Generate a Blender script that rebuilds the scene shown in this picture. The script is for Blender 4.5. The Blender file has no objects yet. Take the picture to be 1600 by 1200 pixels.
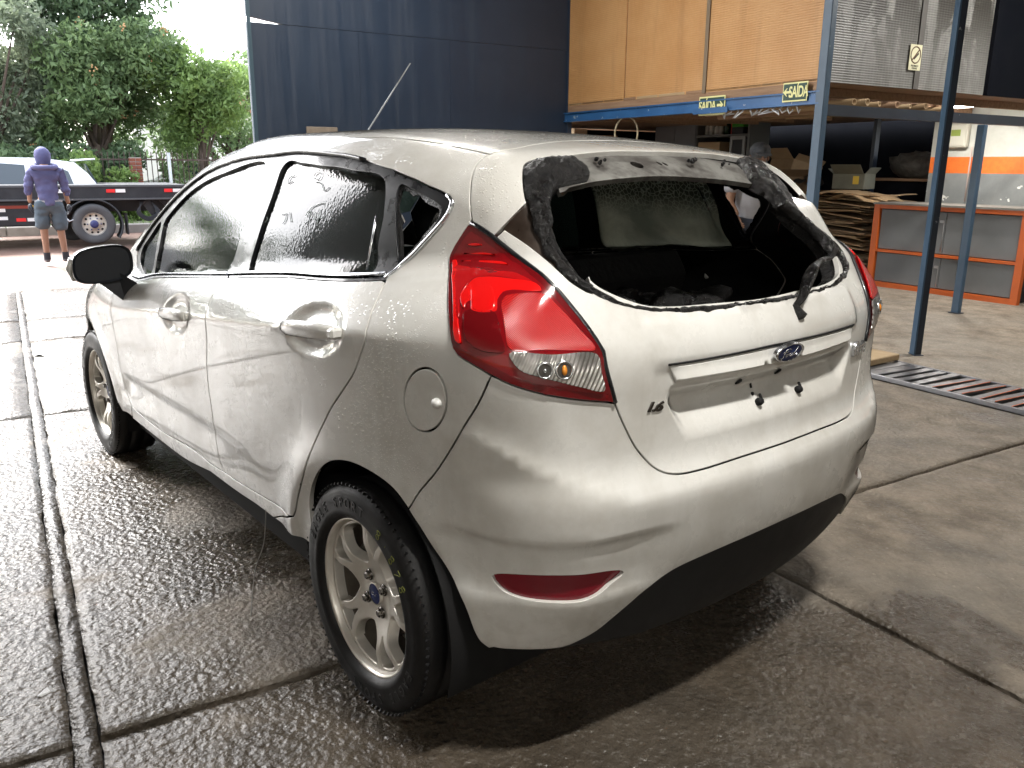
import bpy, bmesh, math, random
import numpy as np
from mathutils import Vector, Matrix, geometry
random.seed(7); rng=np.random.default_rng(7)
sc=bpy.context.scene
COL=sc.collection
rad=math.radians
# ---------------------------------------------------------------- camera, sky, sun, exposure
def _basis(yaw,pitch,roll):
    f=np.array([math.cos(yaw)*math.cos(pitch),math.sin(yaw)*math.cos(pitch),-math.sin(pitch)])
    r=np.array([math.sin(yaw),-math.cos(yaw),0.]); u=np.cross(r,f)
    c,s=math.cos(roll),math.sin(roll)
    return f,c*r+s*u,-s*r+c*u
CF,CR,CU=_basis(rad(-39.57),rad(14.74),rad(.36))
cam=bpy.data.cameras.new('camera'); camo=bpy.data.objects.new('camera',cam); COL.objects.link(camo)
cam.sensor_width=36; cam.lens=1290/1600*36; cam.clip_start=.05; cam.clip_end=600
camo.matrix_world=Matrix(((CR[0],CU[0],-CF[0],-1.682),(CR[1],CU[1],-CF[1],1.725),(CR[2],CU[2],-CF[2],1.351),(0,0,0,1)))
sc.camera=camo
W=bpy.data.worlds.new("World"); sc.world=W; W.use_nodes=True
wn=W.node_tree; wn.nodes.clear()
sky=wn.nodes.new('ShaderNodeTexSky'); sky.sky_type='NISHITA'; sky.sun_disc=False
SUN_EL,SUN_AZ=44,17
sky.sun_elevation=rad(SUN_EL); sky.sun_rotation=rad(90-SUN_AZ); sky.air_density=1.0; sky.dust_density=2.5; sky.ozone_density=1.0
hs=wn.nodes.new('ShaderNodeHueSaturation'); hs.inputs['Saturation'].default_value=.38
bg=wn.nodes.new('ShaderNodeBackground'); bg.inputs[1].default_value=.15
wo=wn.nodes.new('ShaderNodeOutputWorld')
wn.links.new(sky.outputs[0],hs.inputs['Color']); wn.links.new(hs.outputs[0],bg.inputs[0]); wn.links.new(bg.outputs[0],wo.inputs[0])
sun=bpy.data.lights.new('sun','SUN'); sun.energy=1.3; sun.angle=rad(20); sun.color=(1,.99,.97)
suno=bpy.data.objects.new('sun',sun); COL.objects.link(suno)
suno.rotation_euler=(rad(90-SUN_EL),0,rad(SUN_AZ+90))
sc.view_settings.view_transform='Standard'; sc.view_settings.look='None'
sc.view_settings.exposure=3.15; sc.view_settings.gamma=1; sc.view_settings.use_curve_mapping=False
sc.render.engine='CYCLES'
cy=sc.cycles; cy.use_denoising=True; cy.max_bounces=7; cy.diffuse_bounces=4; cy.glossy_bounces=4; cy.transparent_max_bounces=10
cy.caustics_reflective=False; cy.caustics_refractive=False; cy.sample_clamp_indirect=6

# ---------------------------------------------------------------- helpers
def tag(o,label=None,cat=None,group=None,kind=None):
    if label: o['label']=label
    if cat: o['category']=cat
    if group: o['group']=group
    if kind: o['kind']=kind
    return o
def empty(name,loc=(0,0,0),rz=0,label=None,cat=None,group=None,kind=None):
    o=bpy.data.objects.new(name,None); COL.objects.link(o); o.empty_display_size=.1
    o.location=loc; o.rotation_euler=(0,0,rz); return tag(o,label,cat,group,kind)
def link(name,me,mats=None,parent=None):
    o=bpy.data.objects.new(name,me); COL.objects.link(o)
    if mats is not None:
        for m in (mats if isinstance(mats,(list,tuple)) else [mats]): me.materials.append(m)
    if parent is not None: o.parent=parent
    return o
def children(o): return [c for c in bpy.data.objects if c.parent==o]
def copy_tree(o,parent=None):
    c=o.copy(); COL.objects.link(c); c.parent=parent
    for ch in o.children: copy_tree(ch,c)
    return c
BA=rad(-8.5)                                   # the shed stands a little askew to the car
def bw(X,Y,z=0): return (X*math.cos(BA)-Y*math.sin(BA),X*math.sin(BA)+Y*math.cos(BA),z)
class MB:
    """collects boxes, tubes, prisms, lathes ... into ONE mesh"""
    def __init__(s): s.v=[];s.f=[];s.mi=[];s.sm=[]
    def add(s,V,Fc,mi=0,smooth=False):
        b=len(s.v); s.v+= [tuple(map(float,p)) for p in V]; s.f+=[tuple(b+i for i in f) for f in Fc]
        s.mi+=[mi]*len(Fc); s.sm+=[smooth]*len(Fc); return s
    def box(s,c,d,rot=None,mi=0,bev=0):
        x,y,z=[k/2 for k in d]; b=min(bev,x*.9,y*.9,z*.9)
        if b<=0:
            V=[(i*x,j*y,k*z) for i in(-1,1) for j in(-1,1) for k in(-1,1)]
            Fc=[(0,1,3,2),(4,6,7,5),(0,4,5,1),(2,3,7,6),(0,2,6,4),(1,5,7,3)]
        else:
            V=[];idx={}
            for i in(-1,1):
                for j in(-1,1):
                    for k in(-1,1):
                        for a,p in enumerate(((i*x,j*(y-b),k*(z-b)),(i*(x-b),j*y,k*(z-b)),(i*(x-b),j*(y-b),k*z))):
                            idx[i,j,k,a]=len(V);V.append(p)
            Fc=[]
            sq=((-1,-1),(1,-1),(1,1),(-1,1))
            for q in(-1,1):
                Fc.append(tuple(idx[q,u,v,0] for u,v in(sq if q>0 else sq[::-1])))
                Fc.append(tuple(idx[u,q,v,1] for u,v in(sq[::-1] if q>0 else sq)))
                Fc.append(tuple(idx[u,v,q,2] for u,v in(sq if q>0 else sq[::-1])))
            for i in(-1,1):
                for j in(-1,1):
                    Fc.append((idx[i,j,-1,0],idx[i,j,1,0],idx[i,j,1,1],idx[i,j,-1,1]))
                    Fc.append((idx[i,-1,j,0],idx[i,1,j,0],idx[i,1,j,2],idx[i,-1,j,2]))
                    Fc.append((idx[-1,i,j,1],idx[1,i,j,1],idx[1,i,j,2],idx[-1,i,j,2]))
                    for k in(-1,1): Fc.append((idx[i,j,k,0],idx[i,j,k,1],idx[i,j,k,2]))
        R=rot if rot is not None else Matrix.Identity(3)
        c=Vector(c); return s.add([R@Vector(p)+c for p in V],Fc,mi)
    def tube(s,pts,r,n=8,mi=0,cap=True,smooth=True):
        pts=[Vector(p) for p in pts]; R=r if isinstance(r,(list,tuple)) else [r]*len(pts)
        V=[];Fc=[]; up=None
        for i,p in enumerate(pts):
            t=(pts[min(i+1,len(pts)-1)]-pts[max(i-1,0)]).normalized()
            if up is None: up=t.orthogonal().normalized()
            up=(up-t*up.dot(t)); up=up.normalized() if up.length>1e-6 else t.orthogonal().normalized()
            w=t.cross(up)
            V+=[p+(up*math.cos(2*math.pi*k/n)+w*math.sin(2*math.pi*k/n))*R[i] for k in range(n)]
        for i in range(len(pts)-1):
            for k in range(n): Fc.append((i*n+k,i*n+(k+1)%n,(i+1)*n+(k+1)%n,(i+1)*n+k))
        b=len(s.v); s.add(V,Fc,mi,smooth)
        if cap: s.f+=[tuple(b+k for k in range(n))[::-1],tuple(b+(len(pts)-1)*n+k for k in range(n))]; s.mi+=[mi]*2; s.sm+=[False]*2
        return s
    def lathe(s,prof,axis='y',c=(0,0,0),n=48,mi=0,smooth=True,close=False):
        V=[];Fc=[];m=len(prof)
        for k in range(n):
            a=2*math.pi*k/n; ca,sa=math.cos(a),math.sin(a)
            for r,h in prof:
                p={'y':(r*ca,h,r*sa),'z':(r*ca,r*sa,h),'x':(h,r*ca,r*sa)}[axis]
                V.append((p[0]+c[0],p[1]+c[1],p[2]+c[2]))
        for k in range(n):
            k2=(k+1)%n
            for i in range(m if close else m-1):
                j=(i+1)%m; Fc.append((k*m+i,k*m+j,k2*m+j,k2*m+i) if axis!='z' else (k*m+i,k2*m+i,k2*m+j,k*m+j))
        return s.add(V,Fc,mi,smooth)
    def prism(s,poly,fn,mi=0,smooth=False):
        """poly 2-D; fn(u,v,k)->3-D with k=0 front,1 back"""
        n=len(poly); V=[fn(u,v,0) for u,v in poly]+[fn(u,v,1) for u,v in poly]
        Fc=[tuple(range(n)),tuple(range(2*n-1,n-1,-1))]+[(i,n+i,n+(i+1)%n,(i+1)%n) for i in range(n)]
        return s.add(V,Fc,mi,smooth)
    def ball(s,c,r,n=10,m=7,mi=0):
        r=r if isinstance(r,(list,tuple)) else (r,r,r); V=[(c[0],c[1],c[2]-r[2])];Fc=[]
        for i in range(1,m):
            t=-math.pi/2+math.pi*i/m
            for k in range(n): V.append((c[0]+r[0]*math.cos(t)*math.cos(2*math.pi*k/n),c[1]+r[1]*math.cos(t)*math.sin(2*math.pi*k/n),c[2]+r[2]*math.sin(t)))
        V.append((c[0],c[1],c[2]+r[2])); L=len(V)-1
        for k in range(n):
            Fc.append((0,1+(k+1)%n,1+k)); Fc.append((L,L-n+k,L-n+(k+1)%n))
            for i in range(m-2): Fc.append((1+i*n+k,1+i*n+(k+1)%n,1+(i+1)*n+(k+1)%n,1+(i+1)*n+k))
        return s.add(V,Fc,mi,True)
    def build(s,name,mats,parent=None,fix=True):
        me=bpy.data.meshes.new(name); me.from_pydata(s.v,[],s.f)
        me.polygons.foreach_set('material_index',s.mi); me.polygons.foreach_set('use_smooth',s.sm)
        if fix and len(s.f)<60000:
            bm=bmesh.new(); bm.from_mesh(me); bmesh.ops.recalc_face_normals(bm,faces=bm.faces); bm.to_mesh(me); bm.free()
        me.update(); return link(name,me,mats,parent)
# ---- materials
def mat(name,col=(.5,.5,.5),rough=.5,metal=0.,spec=.5,coat=0.,coat_rough=.05,col2=None,nscale=4.,namt=.6,bump=0.,bscale=40.,bdist=.01,rough2=None,trans=0.,alpha=1.,emit=None,estr=0,ior=1.45,coord='Object',stretch=None,subs=0):
    m=bpy.data.materials.new(name); m.use_nodes=True; nt=m.node_tree; b=nt.nodes['Principled BSDF']
    I=b.inputs; I['Base Color'].default_value=(*col,1); I['Roughness'].default_value=rough; I['Metallic'].default_value=metal
    I['Specular IOR Level'].default_value=spec; I['Coat Weight'].default_value=coat; I['Coat Roughness'].default_value=coat_rough
    I['Transmission Weight'].default_value=trans; I['Alpha'].default_value=alpha; I['IOR'].default_value=ior
    if emit: I['Emission Color'].default_value=(*emit,1); I['Emission Strength'].default_value=estr
    if col2 or bump or rough2 is not None:
        tc=nt.nodes.new('ShaderNodeTexCoord'); src=tc.outputs[coord]
        if stretch:
            mp=nt.nodes.new('ShaderNodeMapping'); mp.inputs['Scale'].default_value=stretch; nt.links.new(src,mp.inputs[0]); src=mp.outputs[0]
        n=nt.nodes.new('ShaderNodeTexNoise'); n.inputs['Scale'].default_value=nscale; n.inputs['Detail'].default_value=8; n.inputs['Roughness'].default_value=.62; nt.links.new(src,n.inputs['Vector'])
        cr=nt.nodes.new('ShaderNodeValToRGB'); cr.color_ramp.elements[0].position=.5-.5*(1-namt)-.02; cr.color_ramp.elements[1].position=.5+.5*(1-namt)+.02
        nt.links.new(n.outputs[0],cr.inputs[0])
        if col2:
            cr.color_ramp.elements[0].color=(*col,1); cr.color_ramp.elements[1].color=(*col2,1); nt.links.new(cr.outputs[0],I['Base Color'])
        if rough2 is not None:
            mr=nt.nodes.new('ShaderNodeMapRange'); mr.inputs['From Min'].default_value=.35; mr.inputs['From Max'].default_value=.65
            mr.inputs['To Min'].default_value=rough; mr.inputs['To Max'].default_value=rough2; nt.links.new(n.outputs[0],mr.inputs[0]); nt.links.new(mr.outputs[0],I['Roughness'])
        if bump:
            n2=nt.nodes.new('ShaderNodeTexNoise'); n2.inputs['Scale'].default_value=bscale; n2.inputs['Detail'].default_value=6; nt.links.new(src,n2.inputs['Vector'])
            bp=nt.nodes.new('ShaderNodeBump'); bp.inputs['Strength'].default_value=bump; bp.inputs['Distance'].default_value=bdist
            nt.links.new(n2.outputs[0],bp.inputs['Height']); nt.links.new(bp.outputs[0],I['Normal'])
    return m
class G:
    """small node-graph helper for the richer materials"""
    def __init__(s,name):
        s.m=bpy.data.materials.new(name); s.m.use_nodes=True; s.nt=s.m.node_tree; s.b=s.nt.nodes['Principled BSDF']; s.out=s.nt.nodes['Material Output']
        s.tc=s.nt.nodes.new('ShaderNodeTexCoord')
    def n(s,t,**k):
        o=s.nt.nodes.new(t)
        for a,v in k.items():
            if a in('operation','blend_type','data_type','feature','distance','noise_dimensions','wave_type','bands_direction','interpolation_type','noise_type','invert'): setattr(o,a,v)
        return o
    def l(s,a,b): s.nt.links.new(a,b)
    def val(s,i,v):
        if hasattr(v,'is_linked') or hasattr(v,'links'): s.l(v,i)
        else: i.default_value=v
    def noise(s,scale,detail=5,rough=.6,vec=None,dist=0):
        o=s.n('ShaderNodeTexNoise'); o.inputs['Scale'].default_value=scale;o.inputs['Detail'].default_value=detail;o.inputs['Roughness'].default_value=rough;o.inputs['Distortion'].default_value=dist
        s.l(vec or s.tc.outputs['Object'],o.inputs['Vector']); return o.outputs[0]
    def voro(s,scale,vec=None,feature='F1',rand=1):
        o=s.n('ShaderNodeTexVoronoi',feature=feature); o.inputs['Scale'].default_value=scale; o.inputs['Randomness'].default_value=rand
        s.l(vec or s.tc.outputs['Object'],o.inputs['Vector']); return o.outputs['Distance']
    def map(s,scale=(1,1,1),rot=(0,0,0),loc=(0,0,0),vec=None):
        o=s.n('ShaderNodeMapping'); o.inputs['Scale'].default_value=scale;o.inputs['Rotation'].default_value=rot;o.inputs['Location'].default_value=loc
        s.l(vec or s.tc.outputs['Object'],o.inputs['Vector']); return o.outputs[0]
    def math(s,op,a,b=0.,c=None,clamp=False):
        o=s.n('ShaderNodeMath',operation=op); o.use_clamp=clamp; s.val(o.inputs[0],a); s.val(o.inputs[1],b)
        if c is not None: s.val(o.inputs[2],c)
        return o.outputs[0]
    def rng(s,v,a,b,c=0.,d=1.,smooth=True):
        o=s.n('ShaderNodeMapRange'); o.interpolation_type='SMOOTHSTEP' if smooth else 'LINEAR'
        s.l(v,o.inputs[0]); o.inputs[1].default_value=a;o.inputs[2].default_value=b;o.inputs[3].default_value=c;o.inputs[4].default_value=d; return o.outputs[0]
    def mix(s,f,a,b):
        o=s.n('ShaderNodeMix',data_type='RGBA'); s.val(o.inputs[0],f); 
        for i,v in((6,a),(7,b)):
            if isinstance(v,tuple): o.inputs[i].default_value=(*v,1)
            else: s.l(v,o.inputs[i])
        return o.outputs[2]
    def mul(s,a,b):
        o=s.n('ShaderNodeMix',data_type='RGBA',blend_type='MULTIPLY'); o.inputs[0].default_value=1
        for i,v in((6,a),(7,b)):
            if isinstance(v,tuple): o.inputs[i].default_value=(*v,1)
            else: s.l(v,o.inputs[i])
        return o.outputs[2]
    def bump(s,h,strength,dist,nrm=None):
        o=s.n('ShaderNodeBump'); o.inputs['Strength'].default_value=strength;o.inputs['Distance'].default_value=dist; s.l(h,o.inputs['Height'])
        if nrm is not None: s.l(nrm,o.inputs['Normal'])
        return o.outputs[0]
    def sep(s,vec=None):
        o=s.n('ShaderNodeSeparateXYZ'); s.l(vec or s.tc.outputs['Object'],o.inputs[0]); return o.outputs
    def set(s,**k):
        N=dict(color='Base Color',rough='Roughness',metal='Metallic',spec='Specular IOR Level',coat='Coat Weight',coat_rough='Coat Roughness',normal='Normal',coat_normal='Coat Normal',trans='Transmission Weight',alpha='Alpha',emit='Emission Color',estr='Emission Strength',ior='IOR',sheen='Sheen Weight')
        for a,v in k.items():
            i=s.b.inputs[N[a]]
            if isinstance(v,tuple): i.default_value=(*v,1)
            else: s.val(i,v)
        return s.m
def text_mesh(name,txt,size,depth,mats,parent=None,bevel=0,shear=0,offset=0,spacing=1.):
    cu=bpy.data.curves.new(name,'FONT'); cu.body=txt; cu.size=size; cu.extrude=depth; cu.align_x='CENTER'; cu.align_y='CENTER'; cu.bevel_depth=bevel; cu.shear=shear; cu.offset=offset; cu.space_character=spacing
    t=bpy.data.objects.new(name+'_t',cu); COL.objects.link(t); bpy.context.view_layer.update()
    me=bpy.data.meshes.new_from_object(t.evaluated_get(bpy.context.evaluated_depsgraph_get())); bpy.data.objects.remove(t); me.name=name
    me.materials.clear(); return link(name,me,mats,parent)
def vnoise(P,scale=1.,seed=0,octaves=4):
    """value noise for numpy points (n,3)"""
    P=np.asarray(P,float)*scale; out=np.zeros(len(P)); amp=1.;tot=0.
    for o in range(octaves):
        Q=P*2**o+seed*17.3; i=np.floor(Q).astype(np.int64); f=Q-i; f=f*f*(3-2*f); acc=0
        for dx in(0,1):
            for dy in(0,1):
                for dz in(0,1):
                    h=((i[:,0]+dx)*73856093)^((i[:,1]+dy)*19349663)^((i[:,2]+dz)*83492791)^((seed+o)*2654435)
                    h=(h^(h>>13))*1274126177&0x7fffffff; h=(h^(h>>16))%100003/100003.
                    acc=acc+h*(f[:,0] if dx else 1-f[:,0])*(f[:,1] if dy else 1-f[:,1])*(f[:,2] if dz else 1-f[:,2])
        out+=amp*acc; tot+=amp; amp*=.5
    return out/tot
# ---- trimmed sheets: a 2-D outline triangulated and lifted onto a surface
def catmull(C,step,closed=False):
    C=np.asarray(C,float)
    if len(C)<3 and not closed:
        n=max(2,int(np.ceil(np.linalg.norm(C[1]-C[0])/step))+1); t=np.linspace(0,1,n)[:,None]; return C[0]*(1-t)+C[1]*t
    n=len(C); out=[]
    for i in range(n if closed else n-1):
        p1,p2=C[i],C[(i+1)%n]
        p0=C[i-1] if (closed or i>0) else 2*p1-p2
        p3=C[(i+2)%n] if (closed or i+2<n) else 2*p2-p1
        d1=np.linalg.norm(p2-p1)+1e-9; d0=np.linalg.norm(p1-p0)+1e-9; d2=np.linalg.norm(p3-p2)+1e-9
        a,b,c=d0**.5,d1**.5,d2**.5
        v1=(p1-p0)/a-(p2-p0)/(a+b)+(p2-p1)/b; v2=(p2-p1)/b-(p3-p1)/(b+c)+(p3-p2)/c
        m1,m2=v1*b,v2*b
        k=max(1,int(np.ceil(d1/step))); t=(np.arange(k)/k)[:,None]
        out.append((2*t**3-3*t**2+1)*p1+(t**3-2*t**2+t)*m1+(-2*t**3+3*t**2)*p2+(t**3-t**2)*m2)
    out=np.concatenate(out)
    return out if closed else np.r_[out,C[-1:]]
def inside(P,loop):
    x,y=P[:,0],P[:,1]; r=np.zeros(len(P),bool); a=loop; b=np.roll(loop,-1,0)
    for (x1,y1),(x2,y2) in zip(a,b):
        if y1==y2: continue
        m=((y1>y)!=(y2>y)); r^= m&(x<(x2-x1)*(y-y1)/(y2-y1)+x1)
    return r
def sheet(name,loops,lift,h=.016,gap=.0018,depth=.014,off=0.,mats=None,parent=None,inner=True,rnd=.0016,post=None,skirt=True,nrm_from_mesh=False):
    """loops[0] outline, the rest holes (arrays of uv, already dense). Outer skin, rolled edge, inner skin: a solid panel."""
    loops=[np.asarray(l,float) for l in loops]
    clean=[]
    for l in loops:
        k=np.linalg.norm(l-np.roll(l,1,0),axis=1)>1e-4*3; clean.append(l[k])
    loops=clean; allb=np.concatenate(loops)
    lo,hi=loops[0].min(0),loops[0].max(0)
    nx,ny=int((hi[0]-lo[0])/h)+2,int((hi[1]-lo[1])/(h*.866))+2
    gx_,gy_=np.meshgrid(np.arange(nx),np.arange(ny)); g=np.c_[(lo[0]+(gx_+.5*(gy_%2))*h).ravel(),(lo[1]+gy_*h*.866).ravel()]
    g=g[inside(g,loops[0])]
    for l in loops[1:]: g=g[~inside(g,l)]
    if len(g):
        keep=np.ones(len(g),bool)
        for i in range(0,len(allb),64):
            keep&=(((g[:,None,:]-allb[None,i:i+64])**2).sum(2).min(1)>(.45*h)**2)
        g=g[keep]
    V=np.r_[allb,g]; E=[];b=0; rngs=[]
    for l in loops:
        n=len(l); E+=[(b+i,b+(i+1)%n) for i in range(n)]; rngs.append((b,n)); b+=n
    vs,es,fs,ov,oe,of=geometry.delaunay_2d_cdt([Vector(p) for p in V],E,[],0,1e-7)
    UV=np.array([tuple(p) for p in vs]); m={}
    for i,o in enumerate(ov):
        for k in o: m[k]=i
    T=np.array([tuple(f) for f in fs if len(f)==3]); cen=UV[T].mean(1)
    k=inside(cen,loops[0])
    for l in loops[1:]: k&=~inside(cen,l)
    T=T[k]; P,N=lift(UV); P=P+N*off
    if post is not None: P,N=post(UV,P,N,loops)
    fn=np.cross(P[T[:,1]]-P[T[:,0]],P[T[:,2]]-P[T[:,0]]); fl=(fn*N[T[:,0]]).sum(1)<0; T[fl]=T[fl][:,::-1]
    verts=[P];norms=[N]; faces=[T]; base=len(P); mi=[0]*len(T)
    loopsidx=[]
    for b,n in rngs:
        ids=[m[b+i] for i in range(n)]
        ids=[a for a,c in zip(ids,ids[1:]+ids[:1]) if a!=c]; loopsidx.append(np.array(ids))
    nb=np.zeros_like(P); cnt=np.zeros(len(P))
    for a in range(3):
        np.add.at(nb,T[:,a],P[T].mean(1)); np.add.at(cnt,T[:,a],1)
    nb=nb/np.maximum(cnt,1)[:,None]
    quads=[];qm=[]
    if skirt:
        for ids in loopsidx:
            B=P[ids]; t=np.roll(B,-1,0)-np.roll(B,1,0); lat=np.cross(t,N[ids]); ln=np.linalg.norm(lat,axis=1)[:,None]; lat=lat/np.maximum(ln,1e-9)
            sgn=np.sign(((B-nb[ids])*lat).sum()); lat=lat*sgn
            P[ids]=B-lat*(gap+rnd); B=P[ids]; Nn=N[ids]
            r1=B+lat*rnd-Nn*rnd; r2=B+lat*rnd-Nn*depth
            i0=base; n=len(ids); verts+= [r1,r2]; norms+=[lat,lat]; base+=2*n
            for i in range(n):
                j=(i+1)%n
                for q in ((ids[i],ids[j],i0+j,i0+i),(i0+i,i0+j,i0+n+j,i0+n+i)):
                    quads.append(q if sgn<0 else q[::-1]); qm.append(0)
    if inner:
        i0=base; verts.append(P-N*depth); norms.append(-N); base+=len(P); faces.append(T[:,::-1]+i0); mi+=[1]*len(T)
    VV=np.concatenate(verts); NN=np.concatenate(norms)
    me=bpy.data.meshes.new(name); ff=[tuple(map(int,t)) for A in faces for t in A]+[tuple(map(int,q)) for q in quads]
    me.from_pydata(VV.tolist(),[],ff); me.polygons.foreach_set('use_smooth',[True]*len(ff)); me.polygons.foreach_set('material_index',mi+qm)
    me.update()
    if not nrm_from_mesh:
        NN=NN/np.maximum(np.linalg.norm(NN,axis=1),1e-9)[:,None]; me.normals_split_custom_set_from_vertices([tuple(n) for n in NN])
    return link(name,me,mats,parent)

# ---------------------------------------------------------------- body surface of the car as an implicit function
class Spl:  # natural cubic spline, linear extrapolation
    def __init__(s,X,Y):
        o=np.argsort(X); X=np.array(X,float)[o]; Y=np.array(Y,float)[o]; n=len(X); h=np.diff(X)
        A=np.zeros((n,n)); b=np.zeros(n); A[0,0]=A[-1,-1]=1
        for i in range(1,n-1):
            A[i,i-1]=h[i-1];A[i,i]=2*(h[i-1]+h[i]);A[i,i+1]=h[i]
            b[i]=6*((Y[i+1]-Y[i])/h[i]-(Y[i]-Y[i-1])/h[i-1])
        s.X,s.Y,s.M,s.h=X,Y,np.linalg.solve(A,b),h
    def __call__(s,x):
        x=np.asarray(x,float); xc=np.clip(x,s.X[0],s.X[-1])
        i=np.clip(np.searchsorted(s.X,xc)-1,0,len(s.h)-1); h=s.h[i]; a=(s.X[i+1]-xc)/h; b=(xc-s.X[i])/h
        v=a*s.Y[i]+b*s.Y[i+1]+((a**3-a)*s.M[i]+(b**3-b)*s.M[i+1])*h*h/6
        d0=(s.Y[1]-s.Y[0])/s.h[0]-s.h[0]*s.M[1]/6; d1=(s.Y[-1]-s.Y[-2])/s.h[-1]+s.h[-1]*s.M[-2]/6
        return v+np.where(x<s.X[0],(x-s.X[0])*d0,0)+np.where(x>s.X[-1],(x-s.X[-1])*d1,0)
def sst(a,b,x):
    t=np.clip((x-a)/(b-a),0.,1.); return t*t*(3-2*t)
belt=Spl([-.6,-.05,.4,.84,1.25,1.63,2.0],[1.15,1.105,1.07,1.025,.98,.937,.90])
prof=Spl([-.08,0,.06,.13,.22,.34,.48,.62,.74,.84,.91,.96,1.0,1.06,1.2,1.45,1.7,1.95,2.3,2.8],
         [.74,.782,.806,.822,.832,.840,.849,.857,.861,.856,.840,.812,.778,.758,.739,.701,.655,.602,.50,.34])
wx=Spl([-.75,-.6,-.45,-.3,-.15,0,.3,.7,1.2,1.8,2.2,2.6,2.9,3.1,3.3],[.76,.815,.868,.915,.953,.977,.994,1.0,1.0,.995,.985,.935,.865,.78,.65])
gx=Spl([-.6,-.3,-.1,.1,.4,.8,1.2,1.6,2.0],[.83,.885,.918,.942,.972,1.0,1.005,1.0,.98])  # extra greenhouse taper
RZ=Spl([.1,.2,.3,.38,.46,.55,.63,.68,.72,.78,.86,.94,.99,1.03,1.07,1.2,1.3,1.38,1.45],
       [.45,.505,.57,.608,.632,.648,.65,.640,.622,.61,.605,.603,.592,.570,.543,.452,.380,.318,.25])
zc=Spl([-.45,-.33,-.2,0,.3,.6,.9,1.15,1.3,1.5,1.8,2.05,2.15,2.4,2.7,3.0,3.15,3.3],
       [1.338,1.365,1.396,1.428,1.456,1.470,1.472,1.468,1.457,1.426,1.318,1.185,1.125,.965,.875,.775,.70,.58])
def rint(a,b,r):
    return np.minimum(-r,np.maximum(a,b))+np.hypot(np.maximum(r+a,0),np.maximum(r+b,0))
def Fbase(x,y,z):
    ay=np.abs(y)
    zb=belt(np.clip(x,-.6,2.0)); q=np.where(z<zb,(z-.2)/(zb-.2),1+(z-zb)/.40)
    g=1+(gx(np.clip(x,-.6,2))-1)*sst(.85,1.12,q)
    ys=prof(np.clip(q,-.3,3))*wx(np.clip(x,-.8,3.35))*g
    sl=1+.30*sst(.95,1.3,q)
    side=(ay-ys)/np.sqrt(1+(sl-1)**2*2)
    kk=.20-.0*z
    xr=-RZ(np.clip(z,.05,1.5))+kk*ay**2+.10*ay**4
    nr=np.where(z>1.04,.80,1.0)
    rear=(xr-x)*nr
    top=(z-(zc(np.clip(x,-.5,3.35))-.085*ay**2-.05*ay**4))*np.where(x>1.2,.9,1.)
    front=(x-(3.24-.30*ay**2-.1*ay**4-.25*np.maximum(z-.62,0)-.3*np.maximum(.35-z,0)))
    f=rint(side,rear,.13-.045*sst(.70,.95,z)+0*x)
    f=rint(f,front,.14)
    f=rint(f,top,.10)
    zb0=.17+(.067+.045*sst(.3,.62,ay))*sst(.35,-.1,x)
    return rint(f,zb0-z,.03)
def disp(x,y,z):
    ay=np.abs(y); d=0.
    re=sst(-.15,-.3,x)
    # bumper shelf crease, fold above the reflectors
    zc1=.667+.02*sst(.3,.5,ay)*0+.14*np.clip((ay-.45)/.31,0,1)**1.7
    d=d+.011*np.exp(-(np.abs(z-zc1)/np.where(z>zc1,.03,.055))**1.5)*sst(-.1,-.35,x)*sst(.84,.72,ay)
    t2=sst(.33,.52,ay)*sst(-.22,-.36,x)
    d=d-.013*sst(.600,.570,z)*sst(.42,.52,z)*t2
    d=d+.004*sst(.470,.44,z)*sst(.36,.42,z)*t2
    # tailgate middle field a little proud of its wings, plate recess below the handle strip
    e=.40-.09*np.clip((.93-z)/.18,0,1)
    m=sst(e+.012,e-.012,ay)*re
    d=d+.007*sst(.40+.03,.40-.012,ay)*sst(.925,.955,z)*sst(1.05,1.03,z)*re
    pr=sst(e+.006,e-.022,ay)*re
    d=d-.034*pr*sst(.900,.852,z)*(1-sst(.855,.765,z))
    # flares round the wheels
    for xc,a in ((0.,.016),(2.489,.015)):
        q=np.hypot(x-xc,z-.298); d=d+a*np.exp(-((q-.365)/np.where(q<.365,.035,.065))**2)*sst(.24,.36,z)*sst(.55,.70,ay)
    # shoulder line through the handles, scoop low on the doors
    sd=sst(.60,.75,ay)
    zl=.965-.1*(x-.15); hl=z-zl
    d=d+.0075*np.exp(-(np.abs(hl)/np.where(hl>0,.026,.06))**1.5)*sd*sst(2.15,1.7,x)*sst(-.33,-.1,x)
    zl=.475+.045*(1.95-x)*.6; hl=z-zl
    d=d-.009*np.where(hl>0,np.exp(-(hl/.022)**2),np.exp(-(hl/.085)**2))*sd*sst(.55,1.1,x)*sst(2.03,1.9,x)
    for xh,zh in ((.142,.965),(1.125,.868)):
        q=((x-xh)/.150)**2+((z-zh+.085*(x-xh))/.072)**2
        d=d-.015*sst(1.,.2,q)*sd
    return d
def F(x,y,z): return Fbase(x,y,z)-disp(x,y,z)
def grad(P,e=5e-4):
    x,y,z=P.T
    g=np.c_[F(x+e,y,z)-F(x-e,y,z),F(x,y+e,z)-F(x,y-e,z),F(x,y,z+e)-F(x,y,z-e)]
    return g/np.linalg.norm(g,axis=1)[:,None]
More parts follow.
